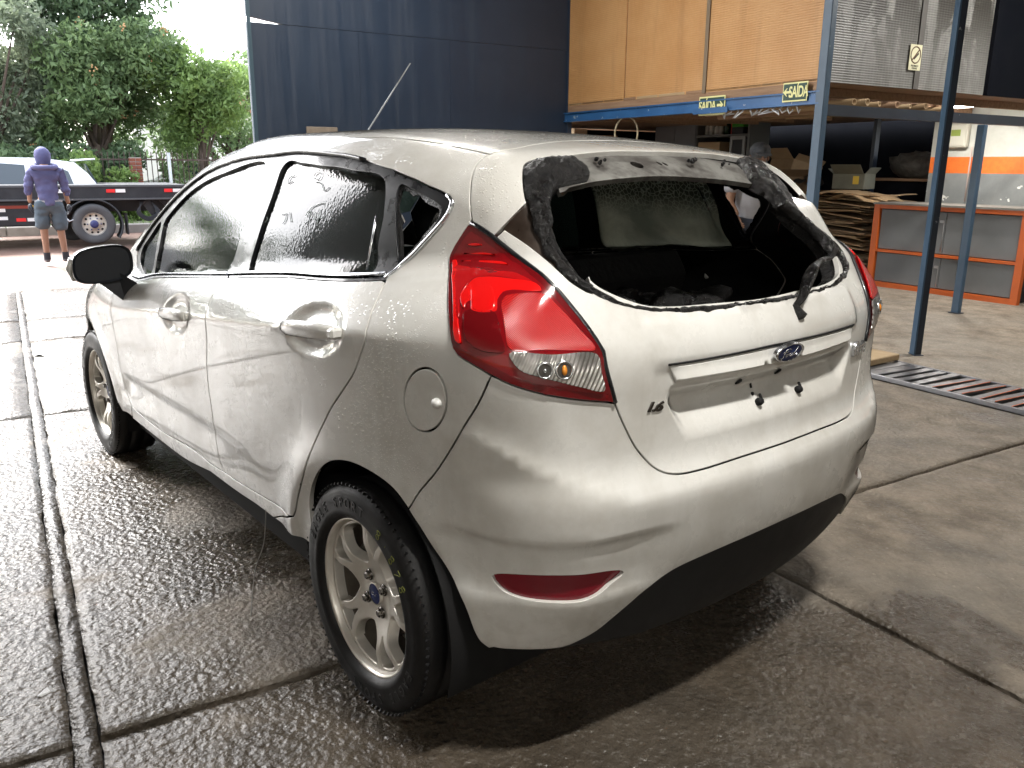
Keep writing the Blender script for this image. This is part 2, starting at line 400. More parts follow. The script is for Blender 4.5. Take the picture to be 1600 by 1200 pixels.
def march(O,D,t0,t1,n=240,dirn=1):
    """first sign change of F from t0 to t1 along O+tD (vectorised); returns t"""
    O=np.broadcast_to(O,D.shape); N=len(D); T=np.full(N,np.nan)
    ts=np.linspace(t0,t1,n); prev=F(*(O+D*ts[0]).T); lo=np.full(N,np.nan);hi=lo.copy()
    for a,b in zip(ts[:-1],ts[1:]):
        cur=F(*(O+D*b).T); m=np.isnan(lo)&(np.sign(prev)!=np.sign(cur)); lo[m]=a;hi[m]=b; prev=cur
        if not np.isnan(lo).any(): break
    slo=np.sign(F(*(O+D*np.nan_to_num(lo)[:,None]).T))
    for _ in range(34):
        mid=(lo+hi)/2; s=np.sign(F(*(O+D*np.nan_to_num(mid)[:,None]).T)); m=s==slo
        lo=np.where(m,mid,lo);hi=np.where(m,hi,mid)
    return (lo+hi)/2
XP,ZS,SA,SV=.35,.80,.62,.62
def lift(S,V):
    S=np.asarray(S,float);V=np.asarray(V,float); th=V/SV; az=np.clip(S/SA,0,np.pi)
    xo=np.where(S<0,XP-S,np.where(S>np.pi*SA,XP+(S-np.pi*SA),XP))
    O=np.c_[xo,0*xo,0*xo+ZS]
    D=np.c_[-np.sin(az)*np.cos(th),np.cos(az)*np.cos(th),np.sin(th)]
    lo=np.full(len(S),.05);hi=np.full(len(S),1.9)
    for _ in range(23):
        mid=(lo+hi)/2; m=F(*(O+D*mid[:,None]).T)>0; hi=np.where(m,mid,hi); lo=np.where(m,lo,mid)
    return O+D*lo[:,None]
def unlift(P):
    x,y,z=np.atleast_2d(P).T; fw=x>=XP
    az=np.where(fw,np.where(y>=0,0,np.pi),np.arctan2(-(x-XP),y))
    S=np.where(fw,np.where(y>=0,XP-x,np.pi*SA+x-XP),az*SA)
    h=np.where(fw,np.abs(y),np.hypot(x-XP,y)); return np.c_[S,np.arctan2(z-ZS,h)*SV]

CV={
 'ditch':[(0.4657,0.4302),(0.3961,0.4628),(0.292,0.5027),(0.1053,0.5391),(-0.0953,0.5408),(-0.4,0.5402),(-0.7,0.5405),(-0.95,0.5321),(-1.2,0.4902),(-1.45,0.4037),(-1.65,0.2979)],
 'abase':[(-1.71,0.1567),(-1.65,0.1171)],
 'dlo_a':[(-1.65,0.1302),(-1.68,0.1698),(-1.58,0.244),(-1.41,0.3336),(-1.23,0.4001),(-1.03,0.4495),(-0.77,0.4721),(-0.499,0.4782)],
 'dlo_b':[(-0.499,0.4782),(-0.3468,0.4832),(-0.1355,0.4769),(0.0502,0.4661),(0.2137,0.4294)],
 'dlo_c':[(0.2137,0.4294),(0.3052,0.3948),(0.342,0.3774),(0.3789,0.3604),(0.397,0.3493),(0.4101,0.3365),(0.4075,0.325),(0.3957,0.311),(0.3714,0.292),(0.3445,0.2719),(0.3112,0.2446),(0.2906,0.2143)],
 'belt_lo':[(0.2906,0.2143),(-0.0353,0.2023),(-0.4704,0.1667),(-1.2484,0.1055),(-1.45,0.0777),(-1.58,0.0661)],
 'belt_mid':[(0.2851,0.223),(-0.0513,0.2095),(-0.4908,0.1736),(-1.2912,0.1117),(-1.45,0.0886),(-1.61,0.0848)],
 'belt_up':[(0.278,0.2319),(-0.0707,0.2157),(-0.5166,0.18),(-1.3068,0.1169),(-1.45,0.1008),(-1.65,0.1171)],
 'bgap':[(-0.494,0.476),(-0.4489,0.3853),(-0.4651,0.2883),(-0.4987,0.1786)],
 'cgap':[(0.2154,0.427),(0.2506,0.3474),(0.2652,0.272),(0.2783,0.2297)],
 'ddgap':[(-0.4755,0.1663),(-0.4795,0.1524),(-0.4811,0.1347),(-0.4901,0.1084),(-0.4897,0.0797),(-0.4811,0.0594),(-0.4849,0.0234),(-0.5124,-0.03),(-0.5347,-0.0981),(-0.5415,-0.1632),(-0.5672,-0.2317),(-0.5545,-0.2689),(-0.5223,-0.2909)],
 'door_bot':[(0.0131,-0.2675),(-0.0293,-0.2728),(-0.1285,-0.2792),(-0.2722,-0.2849),(-0.446,-0.2904),(-0.5223,-0.2909)],
 'door_bot2':[(-0.5223,-0.2909),(-0.6463,-0.2953),(-0.8332,-0.293),(-1.2,-0.3101),(-1.5,-0.3093),(-1.59,-0.3045)],
 'rdgap':[(0.2901,0.2106),(0.2966,0.1842),(0.2977,0.1516),(0.2991,0.1285),(0.2991,0.1145),(0.285,0.0876),(0.2692,0.0618),(0.2348,0.0252),(0.1975,-0.0126),(0.1631,-0.0559),(0.1299,-0.1043),(0.0884,-0.1617),(0.043,-0.2237),(0.0224,-0.257),(0.0131,-0.2675)],
 'fgap':[(-1.58,0.0661),(-1.612,0.0222),(-1.625,-0.0289),(-1.615,-0.0793),(-1.615,-0.1293),(-1.635,-0.1991),(-1.635,-0.2595),(-1.605,-0.2941),(-1.59,-0.3045)],
 'sill_lo':[(0.1045,-0.3228),(0.016,-0.3109),(-0.1626,-0.3151),(-0.28,-0.3133),(-0.4242,-0.3166),(-0.6652,-0.3176)],
 'sill_lo2':[(-0.6652,-0.3176),(-0.95,-0.3391),(-1.3,-0.3446),(-1.63,-0.345),(-1.74,-0.3388)],
 'farch':[(-2.4838,-0.3791),(-2.4722,-0.3096),(-2.4216,-0.2311),(-2.3369,-0.1654),(-2.2283,-0.125),(-2.1089,-0.1151),(-1.9932,-0.1356),(-1.895,-0.1823),(-1.8263,-0.2473),(-1.7974,-0.3085),(-1.7942,-0.3476)],
 'arch':[(0.1045,-0.3228),(0.0844,-0.3157),(0.0749,-0.2922),(0.073,-0.2562),(0.0825,-0.2166),(0.124,-0.16),(0.1929,-0.1056),(0.2494,-0.0867),(0.3062,-0.0867),(0.349,-0.0979),(0.3768,-0.1181)],
 'arch_r':[(0.3768,-0.12),(0.3948,-0.1383),(0.4154,-0.1627),(0.4409,-0.1887),(0.4628,-0.216),(0.4747,-0.2504),(0.4835,-0.2689),(0.4953,-0.279)],
 'tggap':[(0.4657,0.4302),(0.4551,0.4234),(0.4428,0.3994),(0.4406,0.3742),(0.4425,0.3501),(0.4466,0.3183),(0.4518,0.298)],
 'lo1':[(0.4472,0.2959),(0.4438,0.2936),(0.4281,0.2758),(0.4169,0.2607),(0.4133,0.2488),(0.4251,0.2059),(0.4338,0.1761),(0.4424,0.1489),(0.447,0.1322),(0.4531,0.1139),(0.4595,0.1066),(0.4769,0.0979),(0.5011,0.0857)],
 'lo2':[(0.5011,0.0857),(0.5243,0.0754),(0.5586,0.065),(0.5991,0.0558),(0.6531,0.0471)],
 'li1':[(0.6531,0.0471),(0.6451,0.0714),(0.6386,0.0924),(0.6357,0.1111),(0.6273,0.1252),(0.6176,0.1402),(0.5816,0.186),(0.5381,0.2298),(0.4902,0.2705)],
 'li2':[(0.4902,0.2705),(0.4664,0.288),(0.4507,0.2972)],
 'bgapr':[(0.5008,0.0846),(0.4856,0.0511),(0.467,0.0202),(0.4497,-0.0106),(0.4222,-0.0545),(0.394,-0.0912),(0.3768,-0.1191)],
 'tg':[(0.6541,0.0454),(0.666,0.0198),(0.6843,-0.0138),(0.6964,-0.0291),(0.7114,-0.0443),(0.7276,-0.0536),(0.75,-0.059),(0.7863,-0.0608),(0.876,-0.0601),(0.9739,-0.0604)],
 'roofgap':[(0.4657,0.4302),(0.5047,0.4557),(0.5866,0.5247),(0.6925,0.579),(0.9739,0.6271)],
 'flange_top':[(0.6298,0.446),(0.6932,0.4687),(0.7571,0.4866),(0.8405,0.4986),(0.9782,0.5023),(1.1367,0.4862),(1.2597,0.4486)],
 'flange_bot':[(0.6187,0.3685),(0.6659,0.3886),(0.7271,0.4059),(0.8338,0.4246),(0.928,0.4285),(1.0787,0.4155),(1.1881,0.3922)],
 'cover_in':[(0.6298,0.446),(0.562,0.4199),(0.5401,0.4005),(0.536,0.3861),(0.5352,0.3602),(0.5381,0.3334),(0.5413,0.318)],
 'cover_lo':[(0.5413,0.318),(0.5187,0.296),(0.4912,0.2712)],
 'cover_lo2':[(0.4918,0.2689),(0.5072,0.2803)],
 'ring':[(0.5072,0.2803),(0.5426,0.256),(0.5706,0.2326),(0.5995,0.2023),(0.6299,0.1843),(0.6614,0.1713),(0.6949,0.1629),(0.7451,0.1577),(0.8073,0.1565),(0.9002,0.1594),(0.9881,0.1587),(1.0581,0.1588),(1.1634,0.1577),(1.2429,0.1603),(1.2902,0.1665),(1.3134,0.1747),(1.323,0.211),(1.2849,0.2574),(1.2478,0.3003),(1.2517,0.3272)],
 'hole':[(0.6187,0.3685),(0.5948,0.3502),(0.5841,0.3318),(0.5804,0.3099),(0.581,0.2845),(0.5917,0.2524),(0.6137,0.2247),(0.6263,0.209),(0.6439,0.1953),(0.6888,0.1772),(0.7153,0.1707),(0.7595,0.1689),(0.8444,0.1703),(0.9451,0.1695),(1.075,0.1713),(1.1821,0.1691),(1.2562,0.1775),(1.2794,0.1933),(1.2958,0.2134),(1.2844,0.2469),(1.2391,0.2954),(1.225,0.3454),(1.2126,0.3761),(1.1881,0.3922)],
 'pane_f':[(-1.31,0.1168),(-1.35,0.2075),(-1.385,0.2833),(-1.35,0.309),(-1.22,0.3666),(-1.05,0.4084),(-0.85,0.4324),(-0.5159,0.4466),(-0.4864,0.3787),(-0.5042,0.2803),(-0.5347,0.1795)],
 'sail':[(-1.6,0.1381),(-1.615,0.1778),(-1.55,0.2207),(-1.44,0.2804),(-1.405,0.2174),(-1.37,0.1177)],
 'pane_r':[(-0.3621,0.4493),(-0.2562,0.4501),(-0.1439,0.4456),(0.0362,0.4389),(0.1937,0.4105),(0.2209,0.3444),(0.2207,0.2856),(0.2305,0.2362),(0.0015,0.2261),(-0.3698,0.1961),(-0.3696,0.2791),(-0.3596,0.3654)],
 'qhole':[(0.2571,0.3905),(0.2981,0.3775),(0.3412,0.3582),(0.371,0.3415),(0.3816,0.3304),(0.3678,0.3069),(0.3509,0.2902),(0.3303,0.2731),(0.312,0.2591),(0.3012,0.245)],
 'fuel':[(0.4426,0.0496),(0.4414,0.0387),(0.4381,0.0281),(0.4329,0.0185),(0.4261,0.0104),(0.4178,0.0042),(0.4085,0.0005),(0.3991,-0.0002),(0.3904,0.0023),(0.3828,0.0079),(0.3771,0.0162),(0.3737,0.0266),(0.3729,0.0383),(0.3747,0.0503),(0.3789,0.0617),(0.3852,0.0716),(0.3929,0.0793),(0.4015,0.0845),(0.4104,0.0868),(0.4191,0.0863),(0.4271,0.083),(0.4337,0.0772),(0.4387,0.0694),(0.4417,0.06)],
 'diff_top':[(0.5961,-0.2771),(0.6137,-0.2725),(0.642,-0.2613),(0.6803,-0.2289),(0.6997,-0.215),(0.7179,-0.2064),(0.7388,-0.1975),(0.7593,-0.1916),(0.8239,-0.1867),(0.8862,-0.1851),(0.9739,-0.1841)],
 'bump_bot':[(0.4956,-0.2744),(0.5095,-0.2763),(0.5267,-0.2761),(0.5697,-0.276),(0.5942,-0.2764)],
 'refl':[(0.502,-0.1748),(0.5817,-0.1632),(0.6702,-0.1753),(0.6541,-0.1847),(0.6378,-0.1922),(0.6181,-0.1955),(0.5967,-0.1954),(0.5768,-0.1945),(0.5571,-0.1939),(0.5373,-0.1925),(0.5203,-0.1894),(0.5112,-0.1851)],
 'strip_up':[(0.7323,0.0875),(0.9472,0.0937),(0.9739,0.0932)],
 'strip_lo':[(0.7447,0.0632),(0.9328,0.0674),(0.9739,0.0679)],
 'l_reflector':[(0.5112,0.1687),(0.5165,0.1762),(0.5279,0.1787),(0.5636,0.1788),(0.578,0.1662),(0.6069,0.1348),(0.624,0.1161),(0.6229,0.1123),(0.6013,0.1121),(0.5621,0.1135),(0.5227,0.1147),(0.516,0.1381),(0.5129,0.1534)],
 'l_reverse':[(0.522,0.1104),(0.5696,0.109),(0.6261,0.1076),(0.6308,0.0881),(0.6356,0.0649),(0.6052,0.071),(0.5781,0.0786),(0.5546,0.0852),(0.5355,0.0918),(0.5274,0.0996)],
 'l_ell':[(0.4559,0.1745),(0.4603,0.1885),(0.4718,0.2027),(0.4906,0.2045),(0.522,0.2002),(0.5542,0.1933),(0.5605,0.1838),(0.5228,0.183),(0.513,0.1805),(0.507,0.1712),(0.5063,0.1573),(0.4741,0.158),(0.4715,0.1698),(0.4657,0.1673),(0.4642,0.1605)],
 'l_blockA':[(0.4302,0.2293),(0.456,0.2246),(0.4937,0.214),(0.5348,0.2054),(0.5509,0.1942),(0.522,0.2002),(0.4906,0.2045),(0.4718,0.2027),(0.4603,0.1885),(0.4559,0.1745),(0.4589,0.149),(0.4563,0.149),(0.4455,0.1843)],
 'l_blockB':[(0.4701,0.1871),(0.4805,0.1914),(0.4968,0.1899),(0.5014,0.1589),(0.4756,0.1597),(0.4716,0.1742)],
 'l_edge':[(0.4247,0.2412),(0.4306,0.2417),(0.4417,0.2048),(0.458,0.149),(0.4651,0.1198),(0.4588,0.1225),(0.4474,0.1658)],
 'l_b1':[(0.4482,0.2651),(0.4621,0.2651),(0.4756,0.2609),(0.4623,0.2609)],
 'l_b2':[(0.4445,0.2518),(0.4794,0.2494),(0.4986,0.2422),(0.4765,0.245)],
 'l_b3':[(0.4409,0.2374),(0.4808,0.2342),(0.5113,0.2277),(0.5172,0.2231),(0.4816,0.2287)],
 'l_dark':[(0.4648,0.1564),(0.504,0.1565),(0.5116,0.1343),(0.5176,0.1125),(0.5026,0.1107),(0.4832,0.1152),(0.4705,0.126),(0.4664,0.1411)],
 'char_blob':[(0.5377,0.3964),(0.5618,0.4165),(0.6088,0.4368),(0.64,0.4404),(0.6579,0.4238),(0.6671,0.4006),(0.6634,0.3849),(0.6318,0.3721),(0.5954,0.3544),(0.5855,0.3356),(0.5801,0.3131),(0.5812,0.2894),(0.5747,0.2721),(0.5833,0.2515),(0.5966,0.2299),(0.6141,0.2102),(0.6363,0.1969),(0.6301,0.1861),(0.6083,0.1984),(0.5911,0.2108),(0.5795,0.23),(0.5655,0.2419),(0.5603,0.2612),(0.552,0.2754),(0.5482,0.2925),(0.5433,0.3169),(0.5381,0.3334),(0.5347,0.3602)],
 'char_in':[(0.5962,0.2261),(0.6139,0.2084),(0.6316,0.1976),(0.6493,0.1866),(0.6768,0.1736),(0.7141,0.168),(0.7585,0.1662),(0.8422,0.1675),(0.943,0.1665),(1.0697,0.1663),(1.168,0.1642),(1.2399,0.1705),(1.2817,0.1804),(1.2879,0.2096),(1.265,0.2555),(1.2253,0.2956),(1.1981,0.326)],
 'char_out':[(0.5816,0.2232),(0.5995,0.2032),(0.63,0.1852),(0.6615,0.1718),(0.695,0.1634),(0.7454,0.1583),(0.8077,0.157),(0.9008,0.1599),(0.9889,0.1592),(1.0594,0.1595),(1.1645,0.1581),(1.2429,0.1603),(1.2902,0.1665),(1.3134,0.1747),(1.323,0.211),(1.2849,0.2574),(1.2478,0.3003),(1.241,0.3289)],
 'char_right':[(1.2772,0.452),(1.3676,0.429),(1.3256,0.3921),(1.2751,0.3477),(1.2494,0.3185),(1.2064,0.3249),(1.2052,0.358),(1.1843,0.3726),(1.1822,0.3929),(1.2253,0.4229)],
 'scorch':[(0.5413,0.3169),(0.5246,0.2975),(0.5082,0.2811),(0.5425,0.2566),(0.5707,0.2332),(0.5945,0.2091),(0.5823,0.2329),(0.5683,0.2436),(0.5631,0.2611),(0.5548,0.2753),(0.5511,0.2924)],
 'flangeL':[(0.6028,0.4196),(0.6044,0.3532)],
 'mark0':[(-0.1135,0.3344),(-0.1133,0.3524),(-0.0789,0.3635),(-0.048,0.3689)],
 'mark1':[(-0.1274,0.3379),(-0.1207,0.3479),(-0.0986,0.3434),(-0.1024,0.3295),(-0.1175,0.3204)],
 'mark2':[(-0.0799,0.3471),(-0.0756,0.3323),(-0.0414,0.3383)],
 'mark3':[(-0.0567,0.3537),(-0.0535,0.3214)],
 'mark4':[(-0.27,0.3328),(-0.243,0.3354),(-0.2401,0.3225),(-0.249,0.3134)],
 'mark5':[(-0.227,0.3404),(-0.2016,0.3201)],
 'mark6':[(-0.4005,0.3187),(-0.3863,0.3283),(-0.3585,0.3188),(-0.3758,0.3075)],
 'mark7':[(-0.158,0.4243),(-0.1459,0.4332),(-0.1172,0.4279),(-0.1202,0.4168),(-0.1485,0.4189)],
 'mark8':[(-0.1368,0.4109),(-0.1017,0.409),(-0.066,0.3938),(-0.0491,0.4025)],
 'mark9':[(-0.2725,0.4228),(-0.3043,0.4167),(-0.3001,0.4051),(-0.2753,0.4098)],
}

# ---------------------------------------------------------------- the shed: floor, walls, roof
def place(o,X,Y,z=0,rz=0): o.location=bw(X,Y,z); o.rotation_euler=(0,0,BA+rz); return o
def thing(name,X,Y,z,label,cat,group=None,rz=0): return empty(name,bw(X,Y,z),BA+rz,label,cat,group)
def floor_mat(name,wet_bias=0.,tone=1.,rough_gain=1.):
    g=G(name); pos=g.n('ShaderNodeNewGeometry').outputs['Position']; s=g.sep(pos)
    big=g.noise(.85,6,.62,vec=pos); med=g.noise(5,8,.66,vec=pos); fine=g.noise(38,6,.65,vec=pos); vf=g.voro(55,vec=pos,feature='SMOOTH_F1'); v2=g.voro(120,vec=pos)
    pat=g.noise(1.9,5,.55,vec=g.map(loc=(4,2,1),vec=pos),dist=.6)
    # rinse water lies on the left side and round the car, the right is drier
    gy=g.rng(s[1],-1.05,-.2); gx2=g.rng(s[0],-2.2,.6); w=g.math('ADD',g.math('MULTIPLY',gy,.40),wet_bias); w=g.math('ADD',w,g.math('MULTIPLY',g.math('MULTIPLY',g.rng(s[0],.0,-.55),gy),.22)); w=g.math('ADD',w,g.math('MULTIPLY',g.rng(pat,.3,.7),.50)); wet=g.rng(w,.42,.62)
    col=g.mix(g.rng(med,.32,.68),(.100*tone,.080*tone,.058*tone),(.22*tone,.183*tone,.14*tone)); col=g.mix(g.math('MULTIPLY',g.rng(big,.35,.65),.55),col,(.16*tone,.148*tone,.128*tone))
    col=g.mix(g.math('MULTIPLY',g.rng(fine,.56,.74),.6),col,(.35*tone,.32*tone,.27*tone)); wc=g.mul(col,(.42,.405,.39)); col=g.mix(wet,col,wc)
    rd=g.rng(fine,.3,.7,.55*rough_gain,.9); rw=g.rng(fine,.3,.7,.12,.32); r=g.math('ADD',g.math('MULTIPLY',rd,g.math('SUBTRACT',1.,wet)),g.math('MULTIPLY',rw,wet))
    h=g.math('ADD',g.math('MULTIPLY',vf,1.0),g.math('MULTIPLY',fine,.9)); h=g.math('ADD',h,g.math('MULTIPLY',v2,.25)); h=g.math('ADD',h,g.math('MULTIPLY',med,1.1))
    nb=g.bump(h,.60,.012)
    return g.set(color=col,rough=r,normal=nb,spec=.5)
FLOORM=floor_mat('rough_wet_concrete',.05); APRON=floor_mat('worn_smooth_concrete',-.45,1.55,.8); FILL=floor_mat('joint_filler',.1,.7)
FL=empty('concrete_floor',(0,0,0),0,kind='structure')
def slab(x0,x1,y0,y1,res,amp,m,seed,top=0.,parent=FL,name='concrete_slab',jag=.012):
    nx,ny=max(2,int((x1-x0)/res)),max(2,int((y1-y0)/res)); X,Y=np.meshgrid(np.linspace(x0,x1,nx+1),np.linspace(y0,y1,ny+1),indexing='ij')
    P=np.c_[X.ravel(),Y.ravel(),np.full(X.size,top)]; n=vnoise(np.c_[P[:,:2],P[:,2]*0],3.,seed,5)-.5; ex=np.minimum.reduce([P[:,0]-x0,x1-P[:,0],P[:,1]-y0,y1-P[:,1]])
    P[:,2]+=n*amp-.005*np.exp(-(ex/.010)**2)
    j=(vnoise(np.c_[P[:,:2],0*P[:,0]],9.,seed+3,4)-.5)*2*jag*np.exp(-(ex/.03)**2)
    P[:,0]+=j*((P[:,0]==x0)|(P[:,0]==x1)); P[:,1]+=j*((P[:,1]==y0)|(P[:,1]==y1))
    id_=lambda i,k:i*(ny+1)+k
    Fc=[(id_(i,k),id_(i+1,k),id_(i+1,k+1),id_(i,k+1)) for i in range(nx) for k in range(ny)]; sm=len(Fc)
    ring=[id_(i,0) for i in range(nx+1)]+[id_(nx,k) for k in range(1,ny+1)]+[id_(i,ny) for i in range(nx-1,-1,-1)]+[id_(0,k) for k in range(ny-1,0,-1)]
    b=len(P); Q=P[ring].copy(); Q[:,2]=-.09; V=np.r_[P,Q]; L=len(ring)
    Fc+=[(ring[i],b+i,b+(i+1)%L,ring[(i+1)%L]) for i in range(L)]
    W=np.array([bw(*p) for p in V]); me=bpy.data.meshes.new(name); me.from_pydata(W.tolist(),[],Fc); me.polygons.foreach_set('use_smooth',[True]*sm+[False]*L); me.update()
    return link(name,me,m,parent)
xs=[-6.5,-3.05,.075,3.2,5.52,6.58,8.6]; ys=[-3.365,-.68,1.455,3.62,5.2]; q=0
for i in range(len(xs)-1):
    for k in range(len(ys)-1):
        q+=1; g_=.011 if k!=2 else .011; near=(abs((xs[i]+xs[i+1])/2)<2.5 and k<3)
        dx=.10 if k==0 else 0.
        y1=ys[k+1]-(.032 if k==1 else .008); y0=ys[k]+(.029 if k==2 else .008)
        ga=.013 if i==2 else .005; gb=.013 if i==1 else .005
        slab(xs[i]+ga+dx*(i>0),xs[i+1]-gb+dx*(i<5),y0,y1,.022 if near else .10,.010,FLOORM,q)
slab(-6.5,8.6,1.4255,1.4815,.03,.006,FILL,77,-.003,name='joint_strip',jag=.006)
m=MB(); m.box((1,1,-.06),(16,9,.04)); o=m.build('joint_bed',mat('joint_grit',(.06,.052,.042),.8),FL); o.rotation_euler=(0,0,BA)
slab(-6.5,12,-10.2,-3.90,.12,.012,APRON,99,.004,name='apron_slab'); slab(-6.5,.3,-3.89,-3.372,.12,.008,APRON,98,.004,name='apron_slab'); slab(1.62,8.6,-3.89,-3.372,.12,.008,APRON,97,.004,name='apron_slab')
def wallbox(name,x0,x1,y0,y1,z0,z1,m,label,cat='wall'):
    mb=MB(); mb.box(((x1-x0)/2*0,0,(z1-z0)/2),(x1-x0,y1-y0,z1-z0)); o=mb.build(name,m); place(o,(x0+x1)/2,(y0+y1)/2,z0)
    if label: tag(o,label,cat)
    return o
def painted_wall(name):
    g=G(name); pos=g.n('ShaderNodeNewGeometry').outputs['Position']; s=g.sep(pos); n=g.noise(2.2,7,.65,vec=pos); f=g.noise(24,5,.6,vec=pos); ch=g.noise(9,3,.5,vec=g.map((1,1,1.3),vec=pos))
    z=g.math('ADD',s[2],g.math('MULTIPLY',g.math('SUBTRACT',f,.5),.006))
    grey=g.mix(g.rng(n,.3,.7),(.155,.165,.165),(.22,.23,.225)); org=g.mix(g.rng(f,.3,.75),(.72,.16,.022),(.60,.13,.02)); wht=g.mix(g.rng(n,.35,.7),(.50,.51,.47),(.40,.40,.36))
    a=g.rng(z,1.308,1.312); b=g.rng(z,1.488,1.492); c=g.mix(a,grey,org); c=g.mix(b,c,wht)
    chip=g.math('MULTIPLY',g.rng(ch,.66,.69),g.math('MULTIPLY',g.rng(z,.9,1.0),g.rng(z,1.24,1.15))); c=g.mix(chip,c,(.68,.68,.64))
    return g.set(color=c,rough=.55,normal=g.bump(f,.25,.006))
PW=painted_wall('striped_wall_paint'); DARKW=mat('dark_blue_shed_wall',(.003,.004,.007),.95,spec=.08,col2=(.006,.007,.010),nscale=3)
wallbox('painted_wall',-6.5,4.15,-8.06,-7.90,0,4.6,PW,'grey orange and white striped wall behind the orange cabinet')
wallbox('back_wall',4.15,12.2,-9.8,-9.65,0,4.6,DARKW,'dark wall at the back of the store under the loft')
wallbox('side_wall',-6.5,6.3,5.05,5.2,0,4.6,PW,'long striped wall on the left side of the shed')
wallbox('backdrop_wall',-8,9,15,15.2,0,2.4,mat('backdrop_render',(.35,.33,.29),.85,col2=(.26,.24,.21),nscale=3),'rendered boundary wall across the yard')  # unseen wall, put in only to be reflected
slab(-6.5,8.6,5.215,14.9,.4,.012,FLOORM,55,.0,name='yard_slab')
wallbox('rear_wall',-6.66,-6.5,-8.06,5.2,0,4.6,mat('rear_wall_white',(.58,.56,.51),.8),'grey rear wall of the shed')
rf=wallbox('shed_roof',-6.66,6.35,-9.8,5.2,4.6,4.7,mat('roof_sheet',(.10,.10,.10),.7),'sheet metal roof over the shed','roof'); 
# navy steel front, lower leaf and the fixed panel over it
def navy():
    g=G('navy_painted_steel'); n=g.noise(1.3,7,.6); st=g.noise(4,6,.6,vec=g.map((1,3,.14))); f=g.noise(60,4)
    c=g.mix(g.rng(n,.3,.7),(.018,.032,.060),(.024,.040,.071)); c=g.mix(g.math('MULTIPLY',g.rng(st,.54,.74),.22),c,(.05,.065,.085))
    return g.set(color=c,rough=g.rng(st,.35,.7,.32,.6),normal=g.bump(n,.12,.02),spec=.5)
NAVY=navy()
t=thing('steel_sliding_front',6.33,-2.42,0,'tall navy blue steel wall closing half of the shed front','wall')
m=MB(); m.box((0,0,1.31),(.05,3.56,2.62)); o=m.build('lower_leaf',NAVY,t)
m=MB(); P=[(-1.78,2.62),(-1.78,4.6),(1.78,4.6),(1.78,2.672),(1.42,2.622)]; m.prism(P,lambda u,v,k:(.03-.06*k,u,v)); m.build('upper_panel',NAVY,t)
m=MB(); m.box((-.03,1.76,2.2),(.012,.035,4.4)); m.build('edge_angle',mat('edge_angle_paint',(.05,.09,.12),.4),t)
for yy,hh in((-.3,.0),(.7,.0)): m=MB(); m.box((-.0275,yy,1.31),(.004,.012,2.6)); m.build('panel_seam',NAVY,t)
# street
ROADM=mat('red_clay_road',(.13,.070,.050),.42,col2=(.20,.13,.10),nscale=2.2,rough2=.7,bump=.6,bscale=25,bdist=.02)
m=MB(); m.box((0,0,-.10),(70,120,.1)); o=m.build('street',ROADM); place(o,43.62,0,-.005); tag(o,kind='structure')
m=MB(); m.box((0,0,0),(60,120,.1)); o=m.build('yard_ground',mat('yard_ground_soil',(.10,.085,.065),.9,col2=(.16,.14,.10),nscale=1.5)); place(o,0,0,-.20); tag(o,kind='structure')
m=MB()
for k in range(24): m.box((0,-18+k*1.5+.75,.0),(.16,1.49,.30),bev=.02)
o=m.build('kerb',mat('kerb_stone',(.32,.30,.27),.8,col2=(.22,.2,.18),nscale=4)); place(o,17.6,0,-.02); tag(o,kind='structure')
m=MB(); m.box((0,0,0),(3.4,60,.2)); o=m.build('pavement',mat('grassy_pavement',(.20,.18,.14),.9,col2=(.12,.15,.06),nscale=3)); place(o,19.4,0,.02); tag(o,kind='structure')
m=MB(); m.box((0,0,0),(60,120,.1)); o=m.build('garden_ground',mat('garden_soil',(.06,.08,.03),.95,col2=(.10,.10,.05),nscale=2)); place(o,51.1,0,.06); tag(o,kind='structure')
# lamps of the shed and one added fill lamp
LAMPM=mat('lamp_tube_lit',(.9,.9,.85),.4,emit=(1,.95,.88),estr=10)
def tube_lamp(X,Y,z,L,rz,power,label,group=None,fix=True):
    t=thing('tube_lamp',X,Y,z,label,'lamp',group,rz)
    m=MB(); m.tube([(-L/2,0,0),(L/2,0,0)],.016,10); m.build('lamp_tube',LAMPM,t)
    m=MB(); m.box((0,0,.045),(L+.08,.09,.045),bev=.01); m.box((-L/2-.015,0,.01),(.03,.04,.06)); m.box((L/2+.015,0,.01),(.03,.04,.06)); m.build('lamp_housing',mat('lamp_housing_white',(.7,.7,.68),.4),t)
    l=bpy.data.lights.new('tube_glow','AREA'); l.shape='RECTANGLE'; l.size=L; l.size_y=.05; l.energy=power; l.color=(1,.965,.91); lo=bpy.data.objects.new('tube_glow',l); COL.objects.link(lo); lo.parent=t; lo.location=(0,0,-.03)
    return t
tube_lamp(-1.75,.1,3.75,.6,rad(80),18,'long tube lamp high above the back of the car')
tube_lamp(1.3,-6.0,3.5,1.2,rad(80),11,'long tube lamp high over the right side of the shed')
tube_lamp(4.3,-1.3,4.3,1.2,rad(80),15,'long tube lamp high in front of the tan loft')
tube_lamp(-4.6,3.0,3.3,1.2,rad(80),11,'long tube lamp by the rear wall of the shed')  # added out of view as fill for the rear wall and bumper
tube_lamp(3.40,-7.15,1.985,.34,0,3.2,'short lit tube lamp under the loft in front of the striped wall')

